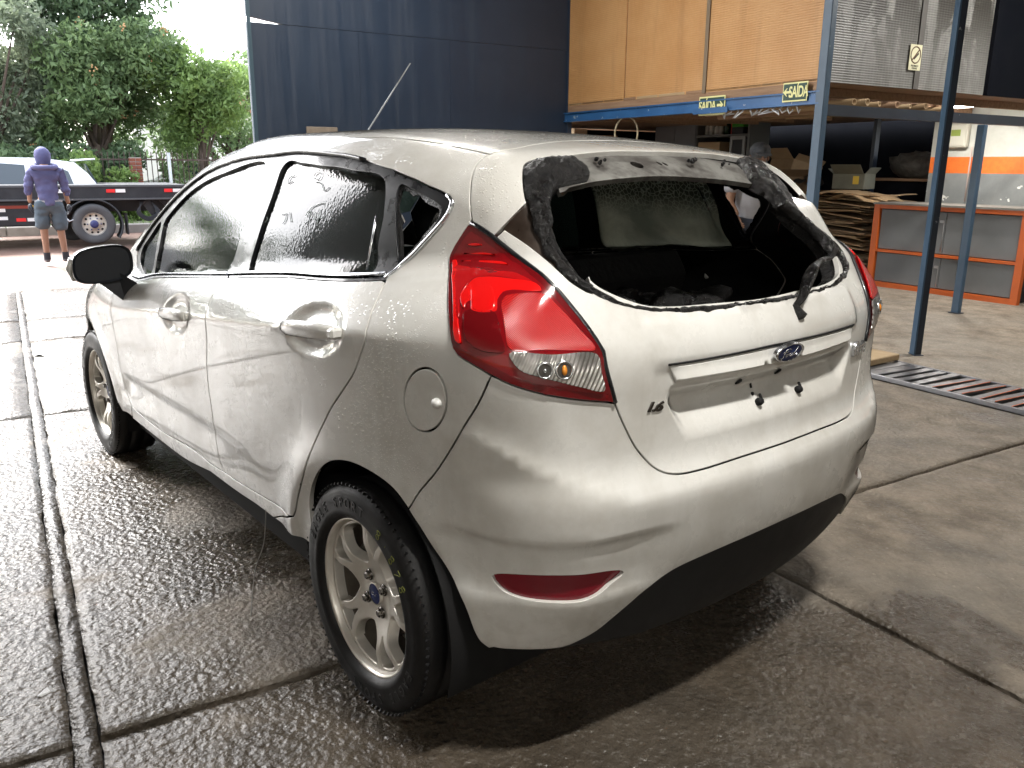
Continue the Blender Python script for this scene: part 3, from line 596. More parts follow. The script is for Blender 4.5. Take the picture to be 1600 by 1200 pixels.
# ---------------------------------------------------------------- car materials
def paint_mat():
    g=G('white_paint')
    dirt=g.noise(3.2,9,.68); fine=g.noise(26,5,.6); s=g.sep()
    low=g.rng(s[2],.62,.22); 
    f=g.math('MULTIPLY',g.rng(dirt,.40,.66),.55); f=g.math('ADD',f,g.math('MULTIPLY',low,g.rng(fine,.35,.7,0,.55))); 
    streak=g.noise(7,6,.6,vec=g.map((1.2,1.2,.12))); f=g.math('ADD',f,g.math('MULTIPLY',g.rng(streak,.52,.72),.28),clamp=True)
    col=g.mix(f,(.68,.675,.645),(.47,.45,.405))
    drops=g.voro(95); dm=g.rng(g.noise(6,3,.5,vec=g.map(loc=(3,1,2))),.50,.60); drop=g.math('MULTIPLY',g.rng(drops,.30,.10),dm)
    d2=g.voro(190,vec=g.map(loc=(.3,.7,.1))); drop2=g.math('MULTIPLY',g.rng(d2,.32,.10),g.rng(g.noise(3.5,2,.5),.46,.56))
    sx=g.rng(s[0],-.45,-.15); h=g.math('MULTIPLY',g.math('ADD',g.math('MULTIPLY',drop,1.),g.math('MULTIPLY',drop2,.6)),sx)
    run=g.noise(60,3,.5,vec=g.map((1,1,.08))); h=g.math('ADD',h,g.math('MULTIPLY',run,.10))
    nb=g.bump(h,.45,.0018)
    return g.set(color=col,rough=g.rng(dirt,.35,.7,.22,.42),coat=1.,coat_rough=g.rng(fine,.35,.7,.008,.04),normal=nb,coat_normal=g.bump(g.math('MULTIPLY',g.math('ADD',drop,g.math('MULTIPLY',drop2,.6)),sx),.45,.0018),spec=.5)
PAINT=paint_mat()
BLK=mat('black_shadow_primer',(.003,.003,.0035),.8)
TRIM=mat('black_gloss_trim',(.005,.006,.008),.22,coat=.4,rough2=.5,nscale=20)
PLASTIC=mat('black_bumper_plastic',(.008,.009,.011),.5,col2=(.014,.0145,.016),rough2=.6,nscale=9,bump=.15,bscale=300,bdist=.002)
CHROME=mat('satin_chrome',(.75,.77,.8),.16,1.,rough2=.3,nscale=30)
ALLOY=mat('wheel_alloy',(.80,.77,.71),.36,.5,col2=(.66,.62,.55),nscale=14,rough2=.42)
ALLOYIN=mat('wheel_barrel_dirty',(.22,.19,.15),.5,.6,col2=(.12,.10,.08),nscale=10)
RUBBER=mat('tyre_rubber',(.006,.006,.0065),.45,rough2=.65,nscale=12,bump=.25,bscale=160,bdist=.002)
RED=mat('tail_lamp_red',(.21,.003,.006),.14,coat=1,coat_rough=.03,spec=.6)
REDHI=mat('tail_lamp_red_bright',(.72,.006,.006),.16,coat=1,coat_rough=.03)
REDMID=mat('tail_lamp_red_mid',(.42,.004,.006),.2,coat=1,coat_rough=.03)
REDDK=mat('tail_lamp_red_dark',(.13,.003,.005),.16,coat=1,coat_rough=.03)
def grid_mat():
    g=G('tail_lamp_prism_red'); s=g.sep()
    a=g.math('SINE',g.math('MULTIPLY',g.math('ADD',s[1],g.math('MULTIPLY',s[2],.35)),1700)); b=g.math('SINE',g.math('MULTIPLY',g.math('SUBTRACT',s[2],g.math('MULTIPLY',s[1],.2)),1700))
    h=g.math('MULTIPLY',a,b); nb=g.bump(h,.3,.002)
    return g.set(color=g.mix(g.rng(h,-.3,.6),(.34,.004,.006),(.62,.012,.01)),rough=.22,normal=nb,coat=.6,coat_rough=.1)
REDGRID=grid_mat()
def clear_mat():
    g=G('reversing_lamp_clear'); s=g.sep()
    w=g.math('MULTIPLY',g.math('SINE',g.math('MULTIPLY',g.math('ADD',s[1],g.math('MULTIPLY',s[2],.5)),620)),.5); n=g.noise(14,2)
    nb=g.bump(g.math('ADD',w,g.math('MULTIPLY',n,2)),.8,.004)
    return g.set(color=g.mix(g.rng(n,.35,.65),(.30,.29,.27),(.70,.68,.65)),rough=.12,metal=.6,normal=nb,coat=1,coat_rough=.03,coat_normal=g.bump(n,.02,.001))
CLEAR=clear_mat()
AMBER=mat('amber_bulb',(.75,.26,.02),.2,coat=1)
def glass_mat(name,fog=(.2,.7),tint=(.22,.30,.28),film=(.40,.47,.45),crack=False):
    m=bpy.data.materials.new(name); m.use_nodes=True; nt=m.node_tree; nt.nodes.clear(); N=nt.nodes.new; L=nt.links.new
    out=N('ShaderNodeOutputMaterial'); tr=N('ShaderNodeBsdfTransparent'); tr.inputs[0].default_value=(*tint,1)
    df=N('ShaderNodeBsdfDiffuse'); df.inputs[0].default_value=(*film,1); tl=N('ShaderNodeBsdfTranslucent'); tl.inputs[0].default_value=(*film,1)
    gl=N('ShaderNodeBsdfGlossy'); gl.inputs['Roughness'].default_value=.06
    tc=N('ShaderNodeTexCoord'); mp=N('ShaderNodeMapping'); mp.inputs['Scale'].default_value=(1,1,.30); L(tc.outputs['Object'],mp.inputs[0])
    n=N('ShaderNodeTexNoise'); n.inputs['Scale'].default_value=4.5; n.inputs['Detail'].default_value=8; n.inputs['Roughness'].default_value=.65; n.inputs['Distortion'].default_value=.5; L(mp.outputs[0],n.inputs['Vector'])
    mr=N('ShaderNodeMapRange'); mr.inputs[1].default_value=.36; mr.inputs[2].default_value=.64; mr.inputs[3].default_value=fog[0]; mr.inputs[4].default_value=fog[1]; L(n.outputs[0],mr.inputs[0])
    v=N('ShaderNodeTexVoronoi'); v.inputs['Scale'].default_value=110; L(tc.outputs['Object'],v.inputs['Vector'])
    bp=N('ShaderNodeBump'); bp.inputs['Strength'].default_value=.10; bp.inputs['Distance'].default_value=.002; L(v.outputs['Distance'],bp.inputs['Height']); L(bp.outputs[0],gl.inputs['Normal'])
    a=N('ShaderNodeMixShader'); a.inputs[0].default_value=.62; L(df.outputs[0],a.inputs[1]); L(tl.outputs[0],a.inputs[2])
    b=N('ShaderNodeMixShader'); L(mr.outputs[0],b.inputs[0]); L(tr.outputs[0],b.inputs[1]); L(a.outputs[0],b.inputs[2])
    if crack:
        mp.inputs['Scale'].default_value=(1,1,1); v2=N('ShaderNodeTexVoronoi'); v2.feature='DISTANCE_TO_EDGE'; v2.inputs['Scale'].default_value=55; L(tc.outputs['Object'],v2.inputs['Vector'])
        sp=N('ShaderNodeSeparateXYZ'); L(tc.outputs['Object'],sp.inputs[0]); hz=N('ShaderNodeMapRange'); hz.inputs[1].default_value=1.17; hz.inputs[2].default_value=1.26; L(sp.outputs[2],hz.inputs[0])
        ed=N('ShaderNodeMapRange'); ed.inputs[1].default_value=.02; ed.inputs[2].default_value=.10; ed.inputs[3].default_value=1.; ed.inputs[4].default_value=.12; L(v2.outputs['Distance'],ed.inputs[0])
        mx=N('ShaderNodeMix'); mx.data_type='RGBA'; L(hz.outputs[0],mx.inputs[0]); mx.inputs[6].default_value=(*film,1); c2=N('ShaderNodeMix'); c2.data_type='RGBA'; L(ed.outputs[0],c2.inputs[0]); c2.inputs[6].default_value=(.10,.10,.08,1); c2.inputs[7].default_value=(*film,1); L(c2.outputs[2],mx.inputs[7])
        L(mx.outputs[2],df.inputs[0]); L(mx.outputs[2],tl.inputs[0])
    fr=N('ShaderNodeFresnel'); fr.inputs[0].default_value=1.42; L(bp.outputs[0],fr.inputs['Normal'])
    c=N('ShaderNodeMixShader'); L(fr.outputs[0],c.inputs[0]); L(b.outputs[0],c.inputs[1]); L(gl.outputs[0],c.inputs[2]); L(c.outputs[0],out.inputs[0])
    return m
GLASS=glass_mat('wet_side_glass',(.0,.20),film=(.26,.34,.31)); GLASSR=glass_mat('sooty_cracked_glass',(.55,.98),film=(.72,.74,.66),crack=True)
def char_mat():
    g=G('charred_melt'); n=g.noise(38,8,.7); n2=g.noise(9,4,.6)
    return g.set(color=g.mix(g.rng(n,.4,.7),(.002,.002,.0025),(.012,.010,.009)),rough=g.rng(n2,.35,.65,.10,.5),normal=g.bump(g.noise(42,7,.7),1.,.016),spec=.45)
CHAR=char_mat()
SOOT=mat('sooty_interior',(.002,.002,.0025),.75,col2=(.006,.0055,.005),nscale=12,bump=.5,bscale=30,bdist=.02)
SCORCH=mat('scorched_brown_frame',(.010,.006,.0045),.25,col2=(.05,.034,.024),nscale=9,rough2=.5)
def flange_mat():
    g=G('scorched_bare_flange'); n=g.noise(11,8,.7); n2=g.noise(5,4,.6,vec=g.map(loc=(2,5,1)))
    c=g.mix(g.rng(n,.38,.62),(.17,.168,.155),(.06,.055,.05)); c=g.mix(g.rng(n2,.54,.68),c,(.02,.017,.014))
    return g.set(color=c,rough=.5,normal=g.bump(n,.3,.004))
FLANGE=flange_mat()
# ---------------------------------------------------------------- lift functions and outline assembly
def liftsv(UV): 
    P=lift(UV[:,0],UV[:,1]); return P,grad(P)
def lifttop(UV):
    O=np.c_[UV,0*UV[:,0]+.8]; D=np.tile([0,0,1.],(len(UV),1)); lo=np.zeros(len(UV)); hi=lo+1.0
    for _ in range(22):
        mid=(lo+hi)/2; s=F(*(O+D*mid[:,None]).T)>0; hi=np.where(s,mid,hi); lo=np.where(s,lo,mid)
    P=O+D*lo[:,None]; return P,grad(P)
def liftfront(UV):
    a,t=UV[:,0],UV[:,1]; O=np.tile([2.35,0,.48],(len(UV),1)); D=np.c_[np.cos(a)*np.cos(t),np.sin(a)*np.cos(t),np.sin(t)]; lo=np.zeros(len(UV)); hi=lo+1.6
    for _ in range(22):
        mid=(lo+hi)/2; s=F(*(O+D*mid[:,None]).T)>0; hi=np.where(s,mid,hi); lo=np.where(s,lo,mid)
    P=O+D*lo[:,None]; return P,grad(P)
PIS=math.pi*SA
def mir(C): C=np.array(C,float).copy(); C[:,0]=PIS-C[:,0]; return C
def loop(*items,step=.010,closed=False):
    out=[]
    for it in items:
        if isinstance(it,str):
            r=it.startswith('-'); it=it.lstrip('-'); mm=it.startswith('m:'); C=np.array(CV[it.split(':')[-1]],float)
            if mm: C=mir(C)
            if r: C=C[::-1]
        else: C=np.array(it,float)
        D=catmull(C,step,closed) if len(C)>1 else C
        if out and np.linalg.norm(out[-1][-1]-D[0])<.006: D=D[1:]
        out.append(D)
    L=np.concatenate(out)
    if np.linalg.norm(L[0]-L[-1])<.006: L=L[:-1]
    return L
def closedloop(n,step=.008,m=False):
    C=np.array(CV[n],float); C=mir(C) if m else C; return catmull(C,step,True)
def grow(L,d):
    L=np.asarray(L); a=np.roll(L,1,0);b=np.roll(L,-1,0); t=b-a; n=np.c_[t[:,1],-t[:,0]]; n/=np.maximum(np.linalg.norm(n,axis=1),1e-9)[:,None]
    ar=(L[:,0]*np.roll(L[:,1],-1)-np.roll(L[:,0],-1)*L[:,1]).sum()
    return L+n*d*np.sign(ar)
def mirror_obj(o,parent): c=o.copy(); COL.objects.link(c); c.parent=parent; c.scale=(1,-1,1); return c
def svof(P): return unlift(np.atleast_2d(P))
# ---------------------------------------------------------------- the car
CAR=empty('car',(0,0,0),0,'white five door hatchback with burnt out rear window and red tail lamps','car')
PM=[PAINT,BLK]
def both(o,par=None):
    return mirror_obj(o,par or CAR)
body=sheet('body_side',[loop('ditch','abase','dlo_a','dlo_b','dlo_c','rdgap','sill_lo'.replace('sill_lo','door_mid') if False else 'rdgap' if False else [CV['rdgap'][-1],CV['sill_lo'][2]],[CV['sill_lo'][2],CV['sill_lo'][1],CV['sill_lo'][0]],'arch','-bgapr','-lo1','-tggap'),closedloop('fuel')],liftsv,h=.013,mats=PM,parent=CAR)
both(body)
fd=sheet('front_door',[loop('-belt_lo2' if False else [CV['belt_lo'][2],CV['belt_lo'][3],CV['belt_lo'][4],CV['belt_lo'][5]],'fgap','-door_bot2','-ddgap')],liftsv,h=.009,mats=PM,parent=CAR)
rd=sheet('rear_door',[loop('ddgap','-door_bot','-rdgap',[CV['belt_lo'][0],CV['belt_lo'][1],CV['belt_lo'][2]])],liftsv,h=.009,mats=PM,parent=CAR)
fdr=both(fd); rdr=both(rd)
sill=sheet('side_sill',[loop('door_bot','-door_bot2',[CV['door_bot2'][-1],CV['sill_lo2'][-1]],'-sill_lo2',[CV['sill_lo'][5],CV['sill_lo'][4],CV['sill_lo'][3],CV['sill_lo'][2]],[CV['sill_lo'][2],CV['door_bot'][0]])] if False else [loop('door_bot','door_bot2',[CV['door_bot2'][-1],CV['sill_lo2'][-2]],[CV['sill_lo2'][-2],CV['sill_lo2'][-3],CV['sill_lo2'][-4],CV['sill_lo2'][0]],[CV['sill_lo'][5],CV['sill_lo'][4],CV['sill_lo'][3],CV['sill_lo'][2]],[CV['sill_lo'][2],CV['door_bot'][0]])],liftsv,h=.014,mats=PM,parent=CAR)
both(sill)
# front wing, hood, windscreen, roof, nose
def sv_side(x,z): 
    O=np.array([[x,0,z]]); D=np.array([[0,1.,0]]); t=march(O,D,.2,1.1,90); return tuple(unlift(O+D*t[:,None])[0])
def sv_top(x,y):
    P,_=lifttop(np.array([[x,y]])); return tuple(unlift(P)[0])
wing_top=[sv_top(x,y) for x,y in((2.03,.665),(2.3,.68),(2.55,.66),(2.75,.63),(2.86,.60))]
wing=sheet('front_wing',[loop('-fgap',[CV['fgap'][0],sv_side(1.98,.935),sv_side(2.02,.965)],[sv_side(2.02,.965),wing_top[0]],wing_top,[wing_top[-1],sv_side(2.885,.56)],[sv_side(2.885,.56),sv_side(2.835,.315)],'farch',[CV['farch'][-1],sv_side(2.07,.30),sv_side(1.985,.30)],[sv_side(1.985,.30),CV['fgap'][-1]])],liftsv,h=.016,mats=PM,parent=CAR)
both(wing)
def topline(pts,step=.02): return catmull(np.array(pts,float),step)
di=np.array(CV['ditch'],float); dP=lift(*di.T)[:,:2]
rg=lift(*np.array(CV['roofgap'],float).T)[:,:2]; rg[-1,1]=0
hdr=[(1.27,.525),(1.33,.35),(1.36,.18),(1.37,0)]
half=np.r_[catmull(dP[dP[:,0]<1.32],.015),catmull(np.array(hdr),.015),]
fullr=np.r_[half,(half*[1,-1])[::-1][1:],(catmull(rg,.015)*[1,-1]),catmull(rg,.015)[::-1][1:-1]]
roof=sheet('roof',[fullr],lifttop,h=.022,mats=PM,parent=CAR)
cowl=[(2.06,.63),(2.17,.42),(2.22,.2),(2.235,0)]
dl=dP[dP[:,0]>1.25]; half=np.r_[catmull(np.array(hdr)[::-1],.02),catmull(dl,.02)[1:],catmull(np.array(cowl),.02)[1:]]
WG=glass_mat('windscreen_glass',(.25,.8)); ws=sheet('windscreen',[np.r_[half,(half*[1,-1])[::-1][1:-1]]],lifttop,h=.03,mats=[WG,WG],off=-.004,depth=.005,parent=CAR)
ht=[(2.075,.66),(2.3,.675),(2.55,.655),(2.75,.625),(2.86,.59)]; half=np.r_[catmull(np.array(cowl)[::-1]+[.012,0],.02),catmull(np.array(ht),.02)[1:],catmull(np.array([(2.86,.59),(2.98,.4),(3.04,.2),(3.05,0)]),.02)[1:]]
hood=sheet('bonnet',[np.r_[half,(half*[1,-1])[::-1][1:-1]]],lifttop,h=.03,mats=PM,parent=CAR)
def fr_pt(P): d=np.asarray(P)-[2.35,0,.48]; return (math.atan2(d[1],d[0]),math.atan2(d[2],math.hypot(d[0],d[1])))
fpt=[fr_pt(lift(*np.array([s]).T)[0]) for s in(wing_top[-1],sv_side(2.885,.56),sv_side(2.835,.315))]
ftop=[fr_pt(lifttop(np.array([p]))[0][0]) for p in((2.865,.59),(2.985,.4),(3.045,.2),(3.055,0))]
half=np.r_[catmull(np.array(ftop)[::-1],.03),catmull(np.array([fpt[0],fpt[1],fpt[2]]),.03)[1:],catmull(np.array([(fpt[2][0],fpt[2][1]),(.45,-.32),(0,-.32)]),.03)[1:]]
nose=sheet('front_bumper',[np.r_[half,(half*[-1,1])[::-1][1:-1]]],liftfront,h=.03,mats=PM,parent=CAR)
# window frames, panes, belt trims (sub-parts of the doors)
TM=[TRIM,BLK]
def pane(name,outline,m,par,off=-.012): return sheet(name,[grow(outline,.008)],liftsv,h=.03,mats=[m,m],off=off,depth=.004,parent=par)
ff_l=loop('dlo_a','bgap','belt_up3' if False else [CV['belt_up'][2],CV['belt_up'][3],CV['belt_up'][4],CV['belt_up'][5]],[CV['belt_up'][5],CV['dlo_a'][0]])
pf,ps,pr,qh=closedloop('pane_f'),closedloop('sail'),closedloop('pane_r'),closedloop('qhole')
for par,mm in((fd,False),(fdr,True)):
    if not mm:
        a=sheet('window_frame',[ff_l,pf,ps],liftsv,h=.02,mats=TM,off=-.003,parent=par); b=pane('side_window',pf,GLASS,par); c=pane('corner_window',ps,GLASS,par)
        d=sheet('belt_trim',[loop([CV['belt_up'][2],CV['belt_up'][3],CV['belt_up'][4],CV['belt_up'][5]],[CV['belt_up'][5],CV['belt_mid'][5]],[CV['belt_mid'][k] for k in(5,4,3,2)])],liftsv,h=.02,mats=[CHROME,BLK],off=.004,parent=par)
        e=sheet('belt_seal',[loop([CV['belt_mid'][k] for k in(2,3,4,5)],[CV['belt_mid'][5],CV['belt_lo'][5]],[CV['belt_lo'][k] for k in(5,4,3,2)])],liftsv,h=.02,mats=TM,off=-.002,parent=par)
    else:
        for o in(a,b,c,d,e): o2=o.copy(); COL.objects.link(o2); o2.parent=par
fr_l=loop('dlo_b','cgap',[CV['belt_up'][k] for k in(0,1,2)],'-bgap')
a=sheet('window_frame',[fr_l,pr],liftsv,h=.02,mats=TM,off=-.003,parent=rd); b=pane('side_window',pr,GLASS,rd)
d=sheet('belt_trim',[loop([CV['belt_up'][k] for k in(0,1,2)],[CV['belt_mid'][k] for k in(2,1,0)])],liftsv,h=.02,mats=[CHROME,BLK],off=.004,parent=rd)
e=sheet('belt_seal',[loop([CV['belt_mid'][k] for k in(0,1,2)],[CV['belt_lo'][k] for k in(2,1,0)])],liftsv,h=.02,mats=TM,off=-.002,parent=rd)
for o in(a,d,e): o2=o.copy(); COL.objects.link(o2); o2.parent=rdr
b2=pane('side_window',pr,GLASSR,rdr)
fm=MB()
for k in range(10):
    q=lift(*catmull(np.array(CV['mark%d'%k]),.006).T); nn=grad(q); fm.tube(q-nn*.0095,.0011,5)
fmo=fm.build('finger_writing',mat('wet_finger_writing',(.30,.36,.35),.4),rd); fmo['kind']='stuff'
# thin upright bar that parts the fixed corner of the rear door glass
bar=MB(); q=lift(*np.array([CV['pane_r'][4],CV['pane_r'][7]]).T); q2=grad(q); q=q-q2*.006; bar.tube([q[0]+[.02,0,-.03],q[1]+[.03,0,0]],.004,6)
bo=bar.build('glass_divider',CHROME,rd); bo2=bo.copy(); COL.objects.link(bo2); bo2.parent=rdr
qf=sheet('quarter_window_frame',[loop('dlo_c','-cgap' if False else [CV['belt_up'][0],CV['cgap'][2],CV['cgap'][1],CV['cgap'][0]]),qh],liftsv,h=.012,mats=TM,off=-.003,parent=CAR); both(qf)
# jagged remains of the melted quarter glass
def ragged(L,amp,seed):
    P=np.c_[L,0*L[:,0]]; n=vnoise(P,55,seed,3)-.25; return grow(L,-.004)+ (grow(L,-1)-L)*np.clip(n,0,1)[:,None]*amp
rim=sheet('broken_quarter_glass',[grow(qh,.006),ragged(closedloop('qhole',.004),.020,5)],liftsv,h=.01,mats=[CHAR,CHAR],off=-.008,depth=.004,parent=CAR); both(rim)
crm=MB(); q=lift(*np.array(catmull(np.array(CV['dlo_c'][4:]),.012)).T); nn=grad(q); crm.tube(q+nn*.003,.0055,6); qc=crm.build('quarter_window_trim',CHROME,CAR); both(qc)
# drip rail shadow gap strip along the window top
dr=MB(); q=lift(*np.array(loop('dlo_a','dlo_b','dlo_c',step=.03)[2:70]).T); nn=grad(q); dr.tube(q+nn*.001,.006,6); both(dr.build('window_weatherstrip',TRIM,CAR))
# fuel flap
fl=sheet('fuel_flap',[closedloop('fuel')],liftsv,h=.012,mats=PM,off=.0005,gap=.0025,parent=CAR)
p=lift(*np.array([unlift(np.array([[-.312,.785,.872]]))[0]]).T)[0]; n=grad(p[None])[0]
c=MB(); c.ball(p+n*.004+np.array([.010,0,0]),(.014,.012,.011)); c.build('flap_catch',mat('white_plastic',(.8,.8,.78),.35),fl)
# door handles
for (x,z,par) in((.142,.967,rd),(1.125,.869,fd)):
    m=MB(); pts=[];R=[]
    for i,t in enumerate(np.linspace(-1,1,13)):
        xx=x+t*.128; zz=z-.085*(xx-x)+.004*(1-t*t); s=sv_side(xx,zz); P=lift(np.array([s[0]]),np.array([s[1]]))[0]; y0=float(prof(0.9)*0)+P[1]
        base=.852*float(wx(xx)); pts.append((xx,base+.018+.010*(1-t**4),zz)); R.append(.0185*(1-.35*abs(t)**3)+.0005)
    V0=len(m.v); m.tube(pts,R,12)
    m.v[V0:]=[(vx,pts[min((i)//12,12)][1]+(vy-pts[min(i//12,12)][1])*.62,pts[min(i//12,12)][2]+(vz-pts[min(i//12,12)][2])*1.12) for i,(vx,vy,vz) in enumerate(m.v[V0:])]
    for sx in(-.118,.118): m.box((x+sx,pts[6][1]-.022,z-.085*sx),(.03,.035,.026),bev=.006)
    h=m.build('door_handle',PAINT,par); h2=h.copy(); COL.objects.link(h2); h2.parent=rdr if par is rd else fdr
# ------------------------------------------------ tail: tailgate, bumper, lamps
tb=CV['tg']; 
tail_lo=[loop('cover_lo2','ring_a' if False else CV['ring'][:5],CV['hole'][7:22],mir(CV['scorch'])[2:0:-1] if False else [tuple(mir([CV['cover_lo2'][1]])[0])],'-m:cover_lo2','-m:li1' if False else '-m:li1','m:tg' if False else 'm:tg','-tg','li1')]
tg=sheet('tailgate',tail_lo,liftsv,h=.011,mats=PM,parent=CAR)
uc=np.array(CV['flange_top']); P=lift(*uc.T); uc=uc[P[:,1]>.03]; cen=tuple(unlift(lift(*np.array(CV['flange_top']).T)[3:4]*[1,0,1])[0])
ft=np.r_[uc,[cen]]
rgc=np.array(CV['roofgap']); 
up=loop('tggap','-li2','-cover_lo','-cover_in',ft,mir(ft)[::-1],'m:cover_in','m:cover_lo','m:li2','-m:tggap','m:roofgap','-roofgap')
tu=sheet('spoiler_base',[up],liftsv,h=.013,mats=PM,parent=tg)
fb=np.array(CV['flange_bot']); fL=CV['flangeL']
fll=loop([fL[0],fL[0]] if False else [fL[0],CV['flange_top'][0]],'flange_top',[CV['flange_top'][-1],CV['flange_bot'][-1]],'-flange_bot',[CV['flange_bot'][0],fL[1]],[fL[1],fL[0]])
def hole_loop(px_sv,rx,ry,n=12): return np.array([(px_sv[0]+rx*math.cos(t),px_sv[1]+ry*math.sin(t)) for t in np.linspace(0,2*math.pi,n,False)])
fh=[svof([-.257,.148,1.369])[0],svof([-.254,.061,1.373])[0],svof([-.257,.043,1.372])[0]]
fg=sheet('spoiler_flange',[grow(fll,.006),hole_loop(fh[0],.016,.011,16),hole_loop(fh[1],.005,.006),hole_loop(fh[2],.0045,.006)],liftsv,h=.012,mats=[FLANGE,BLK],off=-.012,parent=tg)
for P0,r in(((-.246,.266,1.368),.008),((-.262,-.038,1.369),.011),((-.264,-.187,1.364),.007)):
    P=lift(*svof(P0).T)[0]; m=MB(); 
    for k in range(5): m.ball(P+np.array([rng.uniform(-.01,.012),rng.uniform(-.018,.018),rng.uniform(-.007,.007)])-[.004,0,0],r*rng.uniform(.35,.7),8,6)
    m.build('burnt_spoiler_clip',CHAR,tg)
def charpost(amp,sc,seed,edge=.02):
    def f(UV,P,N,loops):
        b=np.concatenate(loops); d=np.full(len(UV),9.)
        for i in range(0,len(b),64): d=np.minimum(d,np.sqrt(((UV[:,None]-b[None,i:i+64])**2).sum(2)).min(1))
        k=np.clip(d/edge,0,1)**.7; n=vnoise(P,sc*.6,seed,3)*.45+.55*(1-np.abs(vnoise(P,sc*1.6,seed+9,4)-.5)*3.2)
        return P+N*(amp*(.35+1.1*(n-.3))*k)[:,None]+ (vnoise(P,sc*1.7,seed+3,2)[:,None]-.5)*[0,.006,.006],N
    return f
cm=[CHAR,CHAR]
sheet('charred_seal',[grow(ragged(closedloop('char_blob',.005),.006,9),.006)],liftsv,h=.0055,mats=cm,off=.0,post=charpost(.020,60,2),depth=.03,parent=tg,nrm_from_mesh=True)
sheet('charred_seal',[closedloop('char_right',.006)],liftsv,h=.007,mats=cm,off=.002,post=charpost(.012,70,4,.012),depth=.03,parent=tg,nrm_from_mesh=True)
ci,co=np.array(CV['char_in']),np.array(CV['char_out'])
band=np.r_[catmull(co,.006),catmull(ci[::-1],.006)]; n=(vnoise(np.c_[band,0*band[:,0]],60,6,3)-.5)*.006; band=band+np.c_[0*n,n]
sheet('charred_seal',[band],liftsv,h=.006,mats=cm,off=.003,post=charpost(.008,90,7,.008),depth=.02,parent=tg,nrm_from_mesh=True)
scf=sheet('scorched_frame',[grow(closedloop('scorch',.006),.008)],liftsv,h=.012,mats=[SCORCH,BLK],off=-.008,parent=tg); mirror_obj(scf,tg)
# inner lip of the window opening
hp=catmull(np.array(CV['hole'][2:22]),.006); hg=grow(np.r_[hp,[hp[0]]],.012)[:len(hp)]; hi_=grow(np.r_[hp,[hp[0]]],-.003)[:len(hp)]
sheet('window_opening_lip',[np.r_[hg[1:-1],hi_[1:-1][::-1]]],liftsv,h=.007,mats=[CHAR,BLK],off=-.022,post=charpost(.003,70,8,.01),depth=.03,parent=tg,nrm_from_mesh=True)
# mirrored scorched frame on the far pillar
# handle strip
su=np.array(CV['strip_up']); sl=np.array(CV['strip_lo']); su=np.r_[su,mir(su)[::-1][1:]]; sl=np.r_[sl,mir(sl)[::-1][1:]]
stp=np.r_[catmull(su,.01),catmull(sl[::-1],.01)]
def strippost(UV,P,N,loops):
    t=np.clip((P[:,2]-.903)/.042,0,1); e=sst(.388,.33,np.abs(P[:,1])); k=.002+.015*(1-t)**.8*e*sst(0,.12,t); 
    NN=N.copy(); NN[:,2]+=.42*e*sst(0,.2,t)-1.2*sst(.15,0,t)*e; NN/=np.linalg.norm(NN,axis=1)[:,None]
    return P+N*k[:,None],NN
sheet('tailgate_handle_strip',[stp],liftsv,h=.009,mats=PM,off=.0,post=strippost,depth=.02,parent=tg)
gl=MB(); q=lift(*catmull(su,.02).T); nn=grad(q); gl.tube(q+nn*.002+[0,0,.004],.0028,6); gl.build('handle_gap_shade',BLK,tg)  # black tube standing in for the shade in the gap above the strip
# bumper
bl=loop('bgapr','arch_r','bump_bot','diff_top','-m:diff_top','-m:bump_bot','-m:arch_r','-m:bgapr','-m:lo2','-m:tg' if False else 'm:tg','-tg','-lo2')
bp=sheet('rear_bumper',[bl,closedloop('refl'),closedloop('refl',m=True)],liftsv,h=.012,mats=PM,parent=CAR)
for mm in(False,True):
    rl=closedloop('refl',m=mm); sheet('bumper_reflector',[grow(rl,.004)],liftsv,h=.012,mats=[mat('bumper_reflector_red',(.16,.004,.012),.25,coat=.6),BLK],off=-.011,parent=bp)
def zrow(zs,y0): 
    o=[]
    for y in y0:
        O=np.array([[.1,y,zs]]);D=np.array([[-1.,0,0]]); t=march(O,D,0,1.1,150); o.append(tuple(unlift(O+D*t[:,None])[0]))
    return o
dlow=zrow(.262,[.50,.35,.2,.0]); dlow=np.array(dlow)
dif=loop('diff_top','-m:diff_top',mir(dlow),dlow[::-1])
sheet('bumper_diffuser',[grow(dif,.004)],liftsv,h=.014,mats=[PLASTIC,BLK],off=-.006,parent=bp)
# tail lamps
lamp_l=loop('lo1','lo2','li1','li2')
def bulge(UV,P,N,loops):
    b=np.concatenate(loops); d=np.full(len(UV),9.)
    for i in range(0,len(b),64): d=np.minimum(d,np.sqrt(((UV[:,None]-b[None,i:i+64])**2).sum(2)).min(1))
    return P+N*(.010*np.clip(d/.035,0,1)**.6)[:,None],N
def inner(name,cv,m,off,par,h=.01,dense=.006): return sheet(name,[closedloop(cv,dense)],liftsv,h=h,mats=[m,m],off=off,depth=.004,gap=0,parent=par)
lens=sheet('tail_lamp',[grow(lamp_l,-.001)],liftsv,h=.011,mats=[RED,BLK],off=.001,post=bulge,depth=.02,parent=CAR)
rimw=loop('lo1','lo2','li1','li2',step=.012)
sheet('lamp_rim',[rimw,grow(rimw,-.012)],liftsv,h=.01,mats=[REDDK,BLK],off=.0055,depth=.008,parent=lens)
rb=MB(); q=lift(*loop('li1','li2',step=.02).T); nn=grad(q); rb.tube(q+nn*.002,.006,6); rb.build('lamp_seal',TRIM,lens)
O=.0112
inner('brake_lens','l_ell',REDHI,O,lens); inner('brake_lens','l_blockA',REDMID,O,lens); inner('brake_lens','l_blockB',REDHI,O+.001,lens); inner('light_guide','l_edge',REDHI,O,lens)
for k in('l_b1','l_b2','l_b3'): inner('lens_rib',k,REDHI,O,lens,.006,.004)
